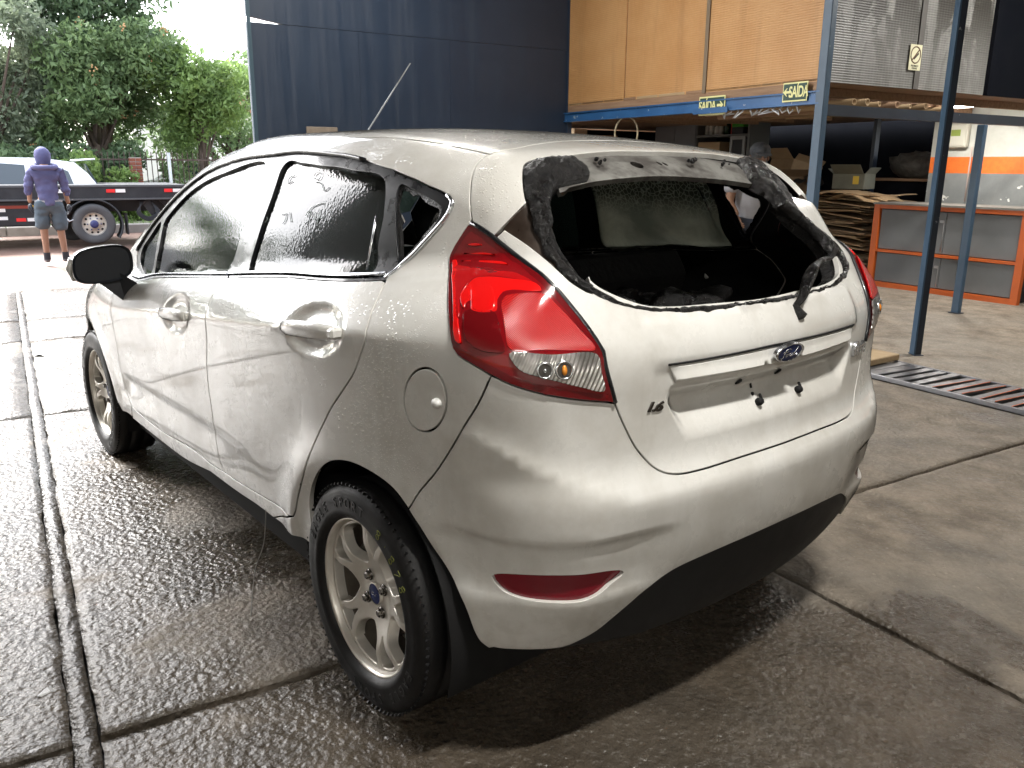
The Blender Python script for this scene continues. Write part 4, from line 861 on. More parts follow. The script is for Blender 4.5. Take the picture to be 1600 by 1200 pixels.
inner('lens_field','l_dark',REDDK,O,lens); inner('rear_reflector','l_reflector',REDGRID,O+.001,lens); inner('reversing_lens','l_reverse',CLEAR,O+.001,lens,.008)
Pb=lift(*svof(lift(*np.mean(np.array(CV['l_reverse']),0)[:,None])[0]).T)[0]; nb=grad(Pb[None])[0]
Rm=Vector(nb).to_track_quat('Z','Y').to_matrix()
for k_,(du,dz,rr) in enumerate(((.038,.006,.017),(-.010,.001,.020))):
    q=lift(*svof(Pb+np.array([0,du,dz])).T)[0]; nq=Vector(grad(q[None])[0]); Rq=nq.to_track_quat('Z','Y').to_matrix()
    def tr(mb): mb.v=[tuple(Rq@Vector(v)+Vector(q)+nq*.0122) for v in mb.v]; return mb
    m=MB(); m.lathe([(rr,.0),(rr*.96,.003),(rr*.80,.003),(rr*.74,0)],'z',n=24); tr(m).build('lamp_bowl_ring',CHROME,lens)
    m=MB(); m.lathe([(rr*.74,.0005),(rr*.3,.001),(0,.001)],'z',n=20); tr(m).build('lamp_bowl',mat('lamp_bowl_grey',(.09,.085,.08),.25,.5),lens)
    m=MB(); m.ball((0,0,.002),(.006 if k_ else .004,.011 if k_ else .004,.004)); tr(m).build('indicator_bulb' if k_ else 'reversing_bulb',AMBER if k_ else CHROME,lens)
lr=lens.copy(); COL.objects.link(lr); lr.parent=CAR; lr.scale=(1,-1,1)
for ch in list(lens.children): c2=ch.copy(); COL.objects.link(c2); c2.parent=lr
# badges, lettering and number-plate fixings
def on_rear(o,y,z,out=.0,tilt=0.):
    O=np.array([[.1,y,z]]);D=np.array([[-1.,0,0]]); t=march(O,D,0,1.1,150); P=(O+D*t[:,None]); n=Vector(grad(P)[0]); P=Vector(P[0])+n*out
    zax=n; yax=Vector((0,0,1)); yax=(yax-zax*yax.dot(zax)).normalized(); xax=yax.cross(zax)
    M=Matrix((xax,yax,zax)).transposed()@Matrix.Rotation(tilt,3,'Z'); o.matrix_world=Matrix.Translation(P)@M.to_4x4(); return o
def ellipse_disc(name,a,b,d,m,par,ring=0):
    M_=MB(); n=40
    if ring: prof_=[(1,-d),(1,d*.4),(.97,d),(.90,d),(.86,d*.55)]
    else: prof_=[(1,-d),(1,d*.6),(.9,d*.9),(.6,d*1.1),(.0,d*1.15)]
    V=[];Fc=[];k=len(prof_)
    for i in range(n):
        t=2*math.pi*i/n
        for r,hh in prof_: V.append((a*r*math.cos(t) if r else 0,b*r*math.sin(t) if r else 0,hh))
    for i in range(n):
        j=(i+1)%n
        for q in range(k-1): Fc.append((i*k+q,j*k+q,j*k+q+1,i*k+q+1))
    M_.add(V,Fc,0,True); return M_.build(name,m,par)
BLUE=mat('badge_blue',(.006,.018,.10),.3,spec=.25)
bd=ellipse_disc('badge',.057,.0235,.006,CHROME,tg,1); on_rear(bd,.004,.937,.022)
e=ellipse_disc('badge_face',.051,.0205,.004,BLUE,bd)
# the script word in the oval
def stroke(mb,pts,r=.0011,n=5): mb.tube([(x,y,.0052) for x,y in catmull(np.array(pts,float),.002)],r,n)
s=MB(); k=.001
for st in([(-36,-9),(-34,-12),(-28,-10),(-24,0),(-20,9),(-12,12),(-4,10),(2,7)],[(-30,2),(-26,4),(-14,3),(-10,5)],[(-14,-3),(-17,-6),(-14,-9),(-9,-6),(-11,-2),(-14,-3),(-6,-2)],[(-4,-8),(-2,-2),(3,-1)],[(-2,-2),(2,-8),(6,-9)],[(16,-1),(10,-2),(7,-6),(11,-9),(16,-4),(26,12)],[(20,2),(18,-6),(24,-9),(32,-4)]): stroke(s,[(x*k,y*k) for x,y in st])
s.build('badge_script',CHROME,bd)
DK=mat('dark_chrome',(.16,.15,.14),.2,1.)
t16=text_mesh('engine_size_lettering','1.6',.028,.0012,DK,tg,bevel=.0006,shear=.28,offset=.0006,spacing=.82); on_rear(t16,.412,.856,.0015,rad(-4)); t16.scale=(1.55,1,1)
tf=text_mesh('model_name_lettering','Fiesta',.052,.0035,CHROME,tg,bevel=.001,shear=.3,offset=.0006,spacing=.85); on_rear(tf,-.440,.872,.005)
for y,z in((.06,.809),(-.111,.810)):
    m=MB(); m.lathe([(0,.012),(.0085,.012),(.010,.004),(.0085,-.004),(0,-.004)],'z',n=14); m.box((.004,.011,.010),(.006,.014,.007),bev=.002)
    on_rear(m.build('plate_screw',BLK,tg),y,z,.002)
for y,z in((.131,.902),(-.018,.905)):
    m=MB(); m.box((0,0,.001),(.010,.018,.004),bev=.001); m.box((.002,0,.003),(.006,.011,.002),mi=1); on_rear(m.build('plate_lamp_socket',[BLK,DK],tg),y,z-.030,.002)
m=MB(); m.box((0,.006,.001),(.006,.012,.002)); m.lathe([(0,.003),(.0045,.003),(.0045,0),(0,0)],'z',c=(0,-.014,0),n=10); on_rear(m.build('plate_hole',BLK,tg),.067,.842,.001)
# bent wiper arm left on the burnt opening
wp=[(-.575,-.085,1.022),(-.585,-.10,1.045),(-.575,-.135,1.085),(-.565,-.185,1.118),(-.56,-.225,1.128),(-.55,-.28,1.13),(-.545,-.31,1.150)]
m=MB(); m.tube(catmull(np.array(wp),.01),[.006+.010*math.exp(-((i/28.-.35)/.25)**2) for i in range(len(catmull(np.array(wp),.01)))],7); m.tube([(-.57,-.085,1.022),(-.60,-.088,1.00)],.014,8)
m.build('rear_wiper_arm',CHAR,tg)
# antenna
m=MB(); m.tube([(1.322,0,1.452),(1.322,0,1.478)],[.014,.008],10); m.tube([(1.322,0,1.475),(.990,0,1.708)],[.0032,.0022],6); m.build('aerial',mat('aerial_grey',(.45,.46,.47),.35,.5),CAR)
# door mirror
def mirror_part():
    r=empty('door_mirror'); r.parent=CAR
    m=MB(); c=np.array([1.80,.90,.972])
    # shell: lofted ovals from the glass side forward
    V=[];n=28; rows=[(0,1.0),(.03,1.02),(.07,.93),(.105,.72),(.125,.40),(.130,.02)]
    def oval(t): 
        cx,sx=math.cos(t),math.sin(t); e=3.2; a=.102 if cx<0 else .112; b=.066 if sx<0 else .074
        k=(abs(cx)**e+abs(sx)**e)**(-1/e); return a*k*cx,b*k*sx
    for dx,sc_ in rows:
        for i in range(n):
            u,v=oval(2*math.pi*i/n); V.append((c[0]+dx+u*.10,c[1]+u*sc_,c[2]+v*sc_-.10*u))
    Fc=[(a*n+i,a*n+(i+1)%n,(a+1)*n+(i+1)%n,(a+1)*n+i) for a in range(5) for i in range(n)]
    m.add(V,Fc,0,True); sh=m.build('mirror_shell',PAINT,r)
    g=MB(); V=[(c[0]-.004+u*.10,c[1]+u*1.0,c[2]+v*1.0-.10*u) for u,v in(oval(2*math.pi*i/n) for i in range(n))]; V2=[(x+.012,1*y*.0+ (c[1]+(y-c[1])*.90),c[2]+(z-c[2])*.90) for x,y,z in V]
    g.add(V+V2,[(i,(i+1)%n,n+(i+1)%n,n+i) for i in range(n)]+[tuple(range(n,2*n))]); g.build('mirror_glass',mat('black_mirror_back',(.012,.014,.018),.35),sh)
    f=MB(); f.add([(c[0]+.01,.855,.945),(c[0]+.01,.925,.905),(c[0]+.09,.905,.905),(c[0]+.09,.845,.94),(c[0]+.0,.838,.822),(c[0]+.06,.838,.825),(c[0]-.05,.80,.90),(c[0]+.12,.80,.91)],[(0,1,2,3),(0,4,1),(1,4,5,2),(2,5,3),(0,6,4),(3,5,7),(4,6,7,5),(0,3,7,6)]); f.build('mirror_foot',mat('black_mirror_plastic',(.014,.015,.018),.5),r)
    l=MB(); l.tube([(c[0]+.035,c[1]+.105,c[2]+.03),(c[0]+.045,c[1]+.112,c[2]-.01),(c[0]+.05,c[1]+.10,c[2]-.055)],[.012,.018,.012],8); l.build('mirror_indicator',mat('indicator_clear',(.6,.6,.58),.15,.3,coat=1),sh)
    return r
MR=mirror_part(); m2=copy_tree(MR,CAR); m2.scale=(1,-1,1)
# ------------------------------------------------ wheels
def rimlift(UV):
    r=np.hypot(*UV.T); y=.043+.026*sst(.05,.15,r)-.004*sst(.15,.19,r); e=1e-4
    def yy(r): return .043+.026*sst(.05,.15,r)-.004*sst(.15,.19,r)
    d=(yy(r+e)-yy(r-e))/(2*e); P=np.c_[UV[:,0],y,UV[:,1]]; N=np.c_[-d*UV[:,0]/np.maximum(r,1e-6),np.ones(len(r)),-d*UV[:,1]/np.maximum(r,1e-6)]; N/=np.linalg.norm(N,axis=1)[:,None]; return P,N
def pol(r,a): return (r*math.cos(a),r*math.sin(a))
def make_wheel():
    r=empty('wheel'); r.parent=CAR
    m=MB(); m.lathe([(.200,-.075),(.215,-.093),(.25,-.0985),(.275,-.094),(.290,-.084),(.2965,-.070),(.298,-.050),(.298,-.034),(.291,-.032),(.291,-.024),(.298,-.022),(.298,.022),(.291,.024),(.291,.032),(.298,.034),(.298,.050),(.2965,.070),(.290,.084),(.281,.091),(.279,.0925),(.272,.0955),(.25,.0985),(.232,.097),(.228,.0985),(.216,.094),(.206,.083),(.203,.075),(.2,.06)],n=96)
    ty=m.build('tyre',RUBBER,r)
    m=MB()
    for k in range(90):
        a=2*math.pi*k/90
        for s in(-1,1): m.box((.2905*math.cos(a),s*.080,.2905*math.sin(a)),(.006,.022,.0045),rot=Matrix.Rotation(-a,3,'Y')@Matrix.Rotation(s*-.62,3,'Z'))
    tb_=m.build('tread_blocks',RUBBER,ty); tb_['kind']='stuff'
    m=MB(); 
    tx='EAGLE SPORT'
    cache={}
    V=[];Fc=[]
    for rep in(0,1):
        for i,ch in enumerate(tx):
            if ch==' ': continue
            if ch not in cache:
                o=text_mesh('ch',ch,.036,.0008,RUBBER); cache[ch]=([tuple(v.co) for v in o.data.vertices],[tuple(p.vertices) for p in o.data.polygons]); bpy.data.objects.remove(o)
            a=rad(120 if rep==0 else 300)-rad(7.6)*(i-5); vv,ff=cache[ch]
            # letters read outward, seen from +y with x pointing left
            R=.250
            pts=[]
            for x,y,z in vv:
                rr=R+y; aa=a-x/R; pts.append((-rr*math.cos(aa),.0985+z*1.0-.00+.0004-((rr-.25)/.03)**2*.002,rr*math.sin(aa)))
            m.add(pts,ff)
    sl_=m.build('sidewall_lettering',mat('tyre_letter_rubber',(.012,.012,.012),.35),ty); sl_['kind']='stuff'
    b=MB(); b.lathe([(.209,.070),(.2085,.079),(.205,.0825),(.201,.0815),(.198,.076),(.1955,.066),(.190,.045),(.182,.02),(.180,-.06),(.198,-.075)],n=72); b.build('rim_barrel',[ALLOY],r)
    b=MB(); b.lathe([(.1795,.04),(.178,-.05)],n=48); b.build('rim_inside',[ALLOYIN],r)
    holes=[]
    for k in range(5):
        a=2*math.pi*k/5+rad(100); c=a+math.pi/5
        pts=[pol(.088,c-rad(9)),pol(.082,c),pol(.088,c+rad(9)),pol(.118,c+rad(21)),pol(.150,c+rad(20)),pol(.180,c+rad(18.5)),pol(.186,c+rad(15)),pol(.186,c),pol(.186,c-rad(15)),pol(.180,c-rad(18.5)),pol(.150,c-rad(20)),pol(.118,c-rad(21))]
        holes.append(catmull(np.array(pts),.005,True))
        pts=[pol(.108,a),pol(.125,a+rad(3)),pol(.176,a+rad(10)),pol(.185,a+rad(9)),pol(.187,a),pol(.185,a-rad(9)),pol(.176,a-rad(10)),pol(.125,a-rad(3))]
        holes.append(catmull(np.array(pts),.004,True))
    oc=np.array([pol(.1965,t) for t in np.linspace(0,2*math.pi,150,False)])
    sheet('rim_spokes',[oc]+holes,rimlift,h=.008,mats=[ALLOY,ALLOYIN],depth=.03,gap=0,rnd=.004,parent=r)
    for k in range(4):
        a=rad(45+12)+k*math.pi/2; x,z=pol(.050,a); m=MB(); m.lathe([(.0155,.0455),(.0155,.048),(.012,.049)],c=(x,0,z),n=14); m.lathe([(.0095,.046),(.0105,.056),(.008,.059),(0,.0595)],c=(x,0,z),n=6,smooth=False); m.build('lug_nut',DK,r)
    m=MB(); m.lathe([(.030,.043),(.030,.049),(.027,.0505)],n=28); m.build('hub_cap_ring',ALLOY,r)
    m=MB(); m.lathe([(.0268,.0495),(.015,.051),(0,.0515)],n=28); hc=m.build('hub_cap',BLUE,r)
    s=MB()
    for st in([(-16,-4),(-13,-6),(-9,2),(-5,6),(2,5)],[(-13,1),(-5,2)],[(-5,-2),(-7,-4),(-4,-5),(-3,-2),(-5,-2)],[(-1,-4),(0,-1),(3,-1)],[(8,-1),(4,-2),(6,-5),(9,-2),(13,5)]): s.tube([(-x*.0009,.0518,y*.0009) for x,y in st],.0006,4)
    s.build('hub_cap_script',CHROME,hc)
    m=MB(); m.lathe([(.06,.02),(.118,.02),(.12,.012),(.12,-.01),(.06,-.012)],n=40); m.build('brake_disc',mat('rusty_brake_iron',(.10,.075,.055),.55,.6,col2=(.05,.035,.028),nscale=20),r)
    m=MB(); m.box((.085,.0,.06),(.09,.05,.11),rot=Matrix.Rotation(-.7,3,'Y'),bev=.015); m.box((-.03,-.02,-.04),(.12,.03,.12),bev=.01); m.build('brake_caliper',mat('caliper_grey',(.13,.12,.10),.5,.5),r)
    return r
WH=make_wheel(); WH.location=(0,.735,.298)
chalk=MB(); CH=[(-22,1),(-14,0),(-6,1.5),(4,0),(13,1.0)]
for i,(dx,dz) in enumerate(CH):
    a0=rad(62)-rad(8.2)*i; R=.247
    def cp(u,v): rr=R+v*.0011; aa=a0-u*.0011/R; return (-rr*math.cos(aa)*1,.1002-((rr-.25)/.03)**2*.002,rr*math.sin(aa))
    figs=[[(-6,10),(4,12),(6,6),(-2,1),(-6,-6),(2,-11),(6,-4),(-4,4),(-6,10)],[(0,3),(0,0)],[(-6,10),(4,12),(6,6),(-2,1),(-6,-6),(2,-11),(6,-4),(-4,4),(-6,10)],[(-6,11),(6,11),(0,-2),(-4,-12)],[(-6,8),(3,12),(6,5),(-2,0),(-5,-8),(3,-11),(6,-4),(-4,3),(-6,8)]]
    chalk.tube([cp(*p) for p in catmull(np.array(figs[i],float),2.)],.0010,5)
chalk.build('chalk_numbers',mat('yellow_chalk',(.17,.18,.04),.9),WH)
for (x,y,rz,ry) in((2.489,.737,0,.6),(0,-.735,math.pi,.9),(2.489,-.737,math.pi,2.1)):
    w=empty('wheel',(x,y,.298)); w.parent=CAR; w.rotation_euler=(0,ry,rz)
    for ch in WH.children:
        if ch.name.startswith('chalk'): continue
        copy_tree(ch,w)
# wheel housings, underbody, interior
for x in(0,2.489):
    for s in(1,-1):
        m=MB(); V=[];Fc=[];n=25
        for i in range(n):
            a=rad(-20+220*i/(n-1)); V+= [(x+.352*math.cos(a),s*.795,.30+.352*math.sin(a)),(x+.352*math.cos(a),s*.47,.30+.352*math.sin(a)),(x,s*.47,.30)]
        for i in range(n-1): Fc+=[(i*3,i*3+1,i*3+4,i*3+3),(i*3+1,i*3+2,i*3+4)]
        m.add(V,Fc,0,True); m.build('wheel_housing',BLK,CAR,fix=False)
m=MB(); m.box((1.24,0,.25),(2.0,1.5,.10)); m.box((-.27,0,.31),(.36,.9,.06)); m.box((2.60,0,.30),(.5,.9,.10)); m.tube([(-.45,-.3,.24),(.3,-.3,.24)],.05,10); m.box((0,0,.25),(.14,1.3,.08),bev=.02); m.build('underbody',BLK,CAR)
m=MB(); m.box((-.12,0,.56),(.75,1.0,.04)); m.box((1.0,0,.36),(1.6,1.36,.03)); m.build('cabin_floor',SOOT,CAR)
m=MB(); m.box((1.95,0,.80),(.30,1.34,.32),bev=.08); m.box((2.1,0,.55),(.06,1.36,.6)); m.build('dashboard',SOOT,CAR)
m=MB(); m.lathe([(.17,.0),(.18,.012),(.19,0),(.18,-.012)],'x',n=28,close=True,c=(0,0,0)); m.box((0,0,0),(.03,.34,.03)); sw=m.build('steering_wheel',SOOT,CAR); sw.location=(1.66,.36,.92); sw.rotation_euler=(0,rad(-25),0)
def seat(nm,w,x,y):
    r=empty(nm); r.parent=CAR; r.location=(x,y,0)
    m=MB(); m.box((.26,0,.50),(.50,w,.16),bev=.06); m.build('seat_cushion',SOOT,r)
    m=MB(); m.box((-.06,0,.80),(.16,w*.96,.58),rot=Matrix.Rotation(rad(-14),3,'Y'),bev=.06); m.build('seat_back',SOOT,r)
    return r
for y in(.36,-.36):
    s=seat('front_seat',.50,1.10,y); m=MB(); m.box((-.17,0,1.17),(.10,.26,.17),rot=Matrix.Rotation(rad(-10),3,'Y'),bev=.04); m.tube([(-.15,.06,1.02),(-.17,.06,1.12)],.008); m.tube([(-.15,-.06,1.02),(-.17,-.06,1.12)],.008); m.build('headrest',SOOT,s)
s=seat('rear_bench',1.20,.30,0)
def lumps(name,n,bx,by,bz,r0,r1,seed,m_):
    g=np.random.default_rng(seed); M_=MB()
    for k in range(n):
        c=(g.uniform(*bx),g.uniform(*by),g.uniform(*bz)); r=g.uniform(r0,r1); b=len(M_.v); M_.ball(c,(r*g.uniform(.7,1.8),r*g.uniform(.7,1.8),r*g.uniform(.4,1.)),9,7)
        q=np.array(M_.v[b:]); q+= (q-c)*((vnoise(q,14,k,3)-.5)*1.2)[:,None]; M_.v[b:]=[tuple(p) for p in q]
    return M_.build(name,m_,CAR)
lumps('burnt_parcel_shelf',34,(-.45,.12),(-.5,.5),(.88,.97),.03,.08,3,CHAR)
lumps('burnt_headlining',16,(-.15,.9),(-.48,.48),(1.33,1.36),.03,.07,4,CHAR)

# ---------------------------------------------------------------- loft (mezzanine) with its posts and signs
def ribs(name,c1,c2,shadow_col=None,freq=330,rough=.5,coat=0,horizontal=True):
    g=G(name); s=g.sep(); n=g.noise(2.0,7,.62); f=g.noise(14,5,.6)
    w=g.math('SINE',g.math('MULTIPLY',s[2],freq)); w2=g.math('SINE',g.math('MULTIPLY',s[0],freq*.5))
    c=g.mix(g.rng(n,.3,.7),c1,c2)
    c=g.mix(g.rng(w,-1,1,.0,.16),c,(c1[0]*.55,c1[1]*.52,c1[2]*.5))
    if shadow_col:
        sw=g.noise(1.9,4,.55,vec=g.map((1.,1.,.55),loc=(7.3,2,.6)),dist=2.2); c=g.mix(g.math('MULTIPLY',g.rng(sw,.46,.56),g.rng(s[2],-1.25,-.5,.2,.95)),c,shadow_col)  # cast-shadow pattern painted into the sheet colour, stronger higher up
    st=g.noise(5,5,.6,vec=g.map((1,1,.1))); c=g.mix(g.math('MULTIPLY',g.rng(st,.5,.75),.35),c,(c1[0]*.45,c1[1]*.42,c1[2]*.40))
    return g.set(color=c,rough=rough,normal=g.bump(g.math('ADD',w,g.math('MULTIPLY',w2,.25)),.35,.004),coat=coat)
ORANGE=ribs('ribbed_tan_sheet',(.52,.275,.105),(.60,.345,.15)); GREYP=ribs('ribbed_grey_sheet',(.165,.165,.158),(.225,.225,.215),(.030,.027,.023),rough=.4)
BLUEP=mat('chipped_blue_paint',(.018,.085,.23),.42,col2=(.03,.12,.30),nscale=6,bump=.2,bscale=60,bdist=.003)
def chipped(name,a,b,chip,th=.60):
    g=G(name); n=g.noise(3,6); c=g.noise(16,6,.65); f=g.mix(g.rng(n,.3,.7),a,b)
    return g.set(color=g.mix(g.rng(c,th,th+.02),f,chip),rough=.42,normal=g.bump(c,.2,.003))
BLUEC=chipped('chipped_blue_beam',(.018,.085,.22),(.03,.12,.30),(.55,.56,.54),.655); POSTM=chipped('blue_post_paint',(.030,.065,.110),(.045,.09,.145),(.22,.25,.27),.70)
DKBLUE=chipped('dark_blue_beam',(.006,.011,.022),(.010,.018,.032),(.16,.17,.18),.68)
WOOD=mat('weathered_wood',(.22,.13,.075),.75,col2=(.36,.23,.14),nscale=5,stretch=(.6,6,6),bump=.3,bscale=40,bdist=.004)
PALEWOOD=mat('pale_ply',(.46,.34,.20),.7,col2=(.36,.25,.14),nscale=6,stretch=(1,5,5))
CARD=mat('cardboard',(.33,.225,.125),.85,col2=(.25,.165,.09),nscale=6)
CARD2=mat('cardboard_light',(.44,.31,.175),.85,col2=(.36,.25,.14),nscale=5); CARD3=mat('cardboard_dark',(.20,.135,.08),.9,col2=(.14,.095,.055),nscale=6)
MZ=thing('loft',2.75,-4.2,0,'tan and grey ribbed loft room standing on a blue steel beam','loft')
for i,(x0,x1) in enumerate(((.03,1.33),(1.345,2.50),(2.515,3.56))):
    m=MB(); m.box(((x0+x1)/2,-.012-.003*(i==1),3.31),(x1-x0,.012,2.58)); m.build('ribbed_panel',ORANGE,MZ)
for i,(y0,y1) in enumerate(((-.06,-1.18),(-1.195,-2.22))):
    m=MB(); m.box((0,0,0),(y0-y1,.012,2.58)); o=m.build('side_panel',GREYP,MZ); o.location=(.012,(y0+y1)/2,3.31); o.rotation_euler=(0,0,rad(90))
m=MB(); m.box((1.325,.001,3.31),(.045,.010,2.58)); m.build('panel_seam',mat('seam_tape',(.20,.15,.10),.6),MZ)
m=MB(); m.box((.0,-1.19,3.31),(.012,.07,2.58)); m.build('panel_seam',mat('seam_tape_grey',(.09,.085,.08),.6),MZ)
m=MB(); m.box((1.80,-.02,1.99),(3.56,.030,.068)); m.build('edge_board',WOOD,MZ)
g0=np.random.default_rng(5); x=.05
while x<3.4:
    L=g0.uniform(.12,.42); m=MB(); m.box((x+L/2,-.026,2.038),(L,.04,.026),bev=.003); m.build('joist_end',PALEWOOD if g0.random()<.7 else WOOD,MZ); x+=L+g0.uniform(.008,.02)
m=MB(); m.box((1.79,0,1.945),(3.60,.07,.012)); m.box((1.79,.012,1.90),(3.60,.012,.085)); m.box((1.79,0,1.855),(3.60,.07,.012)); m.build('front_beam',BLUEC,MZ)
m=MB(); m.box((0,-1.95,1.805),(.07,3.80,.085)); m.build('side_beam',DKBLUE,MZ)
m=MB(); m.box((4.6,-2.7,2.045),(9.1,5.3,.05)); m.build('loft_floor',WOOD,MZ)
for k in range(8): m=MB(); m.box((.35+k*.62,-1.9,1.985),(.05,3.5,.065)); m.build('joist',WOOD,MZ)
m=MB(); m.box((6.2,-.05,3.3),(5.2,.05,2.6)); m.box((3.55,-.03,2.3),(.05,.06,4.6)); m.build('loft_return_wall',NAVY,MZ)
m=MB(); m.box((.02,-2.75,3.31),(.04,.95,2.58)); m.build('dark_loft_side',DARKW,MZ)
m=MB(); m.box((6.3,-.06,.9),(5.3,.05,1.85)); 
# store wall under the loft at its far end
m=MB(); m.box((7.9,-2.7,1.0),(.05,5.2,2.0)); m.build('store_end_wall',DARKW,MZ)
def post(X,Y,h,a,b,label,rz=0,w=.012,group='steel posts'):
    t=thing('steel_post',X,Y,0,label,'post',group,rz)
    if rz==0: m=MB(); m.box((0,-b/2,h/2),(a,b,h),bev=.006); m.build('tube',POSTM,t)
    else: m=MB(); m.box((0,w/2,h/2),(a,w,h)); m.build('flange',POSTM,t); m=MB(); m.box((-a/2+w/2,-b/2,h/2),(w,b-.002,h)); m.build('web',DKBLUE,t)  # web gets a darker paint to stand for the post's shaded side
    m=MB(); m.box((0,-b/2,.006),(a*1.5,b*1.6,.012),bev=.003); m.build('base_plate',DKBLUE,t)
    return t
post(2.735,-4.165,4.6,.085,.065,'thick blue steel post carrying the corner of the tan loft',0)
post(1.72,-4.25,4.6,.068,.045,'thin blue steel post standing nearest beside the drain grate',rad(-30))
post(2.66,-6.3,1.75,.075,.055,'dark blue steel post in front of the orange cabinet',0)
def sign(X,Y,z,w,h,txt,arrow,label,half=False,rz=0,tilt=0):
    t=thing('exit_sign',X,Y,z,label,'sign','exit signs on the loft edge',rz+math.pi)
    YEL=mat('sign_pale_yellow',(.78,.76,.36),.5); GRN=mat('sign_dark_green',(.018,.055,.040),.5)
    m=MB(); m.box((0,0,0),(w,.004,h)); b=m.build('sign_plate',YEL,t); m=MB(); m.box((0,-.0032,0),(w*.93,.003,h*.84)); m.build('sign_field',GRN,t)
    sx=1 
    x0=.16*w if arrow=='L' else -.16*w
    tx=text_mesh('sign_lettering',txt,h*.62,.0008,YEL,t,offset=.0022,spacing=.92); tx.rotation_euler=(rad(90),0,0); tx.location=(x0,-.0058,-.03*h); tx.scale=(.80,1.28,1)
    a=[(-.5,0),(-.02,.5),(.1,.5),(-.1,.16),(.5,.16),(.5,-.16),(-.1,-.16),(.1,-.5),(-.02,-.5)]; q=h*.42; xa=-.33*w if arrow=='L' else .33*w; f=1 if arrow=='L' else -1
    pts=[(xa+f*u*q*1.15,v*q*1.0) for u,v in a]; m=MB(); m.prism(pts,lambda u,v,k:(u,-.0049-.001*(1-k),v)); m.build('sign_arrow',YEL,t)
    return t
sign(2.985,-4.168,1.955,.25,.15,'SAÍDA','L','green SAÍDA exit sign with left arrow beside the thick blue corner post')
sign(3.93,-4.172,1.90,.33,.165,'SAÍDA','R','green SAÍDA exit sign with right arrow half hidden behind the beam lip')
m=MB(); m.box((0,0,0),(.44,.006,.05)); o=m.build('beam_lip_plate',BLUEC,MZ); o.location=(1.18,.050,1.845+.012)
t=thing('no_smoking_sign',2.742,-5.33,2.27,'small no smoking sign on the grey ribbed loft side','sign',None,rad(-90))
SGN=mat('sign_plate_cream',(.62,.60,.42),.5); BLKP=mat('sign_black_print',(.02,.02,.02),.6)
m=MB(); m.box((0,0,0),(.16,.004,.205)); m.build('sign_plate',SGN,t)
m=MB(); m.lathe([(.060,-.004),(.070,-.004),(.070,-.002),(.060,-.002)],n=32,close=True,c=(0,0,.02)); m.box((0,-.0035,.02),(.012,.002,.125),rot=Matrix.Rotation(rad(45),3,'Y')); m.build('prohibition_ring',mat('sign_dark_ring',(.10,.05,.02),.5),t)
m=MB(); m.box((.01,-.003,.01),(.075,.0015,.012),rot=Matrix.Rotation(rad(-40),3,'Y')); m.build('cigarette_mark',BLKP,t)
for z in(-.068,-.088): tx=text_mesh('sign_lettering','PROIBIDO' if z>-.08 else 'FUMAR',.022,.0006,BLKP,t); tx.rotation_euler=(rad(90),0,0); tx.location=(0,-.003,z)
# pipes and lengths of timber stored on the beam
for i,(y,z,r,m_,L) in enumerate(((-.45,1.885,.028,CARD2,1.6),(-.62,1.89,.03,PALEWOOD,1.9),(-.78,1.88,.022,CARD2,1.4),(-1.02,1.885,.03,WOOD,2.2),(-1.2,1.88,.02,PALEWOOD,1.7),(-1.42,1.89,.026,CARD,2.0),(-1.7,1.88,.018,CARD2,1.8))):
    m=MB(); m.lathe([(r,0),(r,L),(r*.72,L),(r*.72,0)],'x',n=14,close=True); o=m.build('stored_pipe',m_); place(o,2.78,-4.2+y,z,rad(2*((i*37)%5-2))); tag(o,['short tan pipe end lying nearest the corner post on the loft beam','pale pipe end second from the corner post on the loft beam','thin tan pipe end between two pale ones on the loft beam','brown pipe end in the middle of the loft beam','thin pale pipe end right of the brown one on the loft beam','dull brown pipe end near the front post on the loft beam','thinnest tan pipe end farthest from the corner post'][i],'pipe','pipes stored on the loft beam')
# ---------------------------------------------------------------- under the loft
STEEL=mat('grey_cabinet_paint',(.16,.17,.18),.45,col2=(.20,.21,.22),nscale=3); SHELFM=mat('grey_shelf_steel',(.13,.135,.13),.5)
t=thing('metal_cabinet',8.95,-8.45,0,'tall grey metal cabinet under the loft beside the bottle shelves','cabinet')
m=MB(); m.box((0,0,1.04),(1.0,.45,2.08),bev=.006); m.build('cabinet_body',STEEL,t)
for s in(-1,1): m=MB(); m.box((s*.247,.232,1.04),(.485,.016,2.0),bev=.004); m.build('cabinet_door',STEEL,t)
t=thing('shelf_unit',7.9,-8.45,0,'open grey steel shelf unit with bottles and boxes','shelf')
for x in(-.56,.56): m=MB(); m.box((x,0,1.1),(.05,.42,2.2)); m.build('upright',SHELFM,t)
for z in(.4,.95,1.40,1.84,2.18): m=MB(); m.box((0,0,z),(1.07,.42,.035)); m.build('shelf_board',SHELFM,t)
m=MB(); m.box((0,-.215,1.1),(1.07,.01,2.15)); m.build('back_panel',DARKW,t)
def bottle(X,Y,z,r,h,m_,label,cap=None,group='bottles on the steel shelf'):
    o=MB(); o.lathe([(0,0),(r,0),(r,h*.62),(r*.45,h*.78),(r*.4,h),(0,h)],'z',n=14); t=o.build('bottle',m_); place(t,X,Y,z); tag(t,label,'bottle',group)
gl_=mat('clear_bottle',(.35,.33,.30),.12,spec=.8,col2=(.6,.58,.52),nscale=25); grn=mat('green_plastic',(.05,.30,.02),.4); rdp=mat('red_plastic',(.45,.03,.015),.4); blkp=mat('black_plastic_box',(.015,.015,.016),.5); whp=mat('white_plastic_bottle',(.6,.6,.56),.4); dgr=mat('dark_green_bottle',(.02,.05,.02),.25)
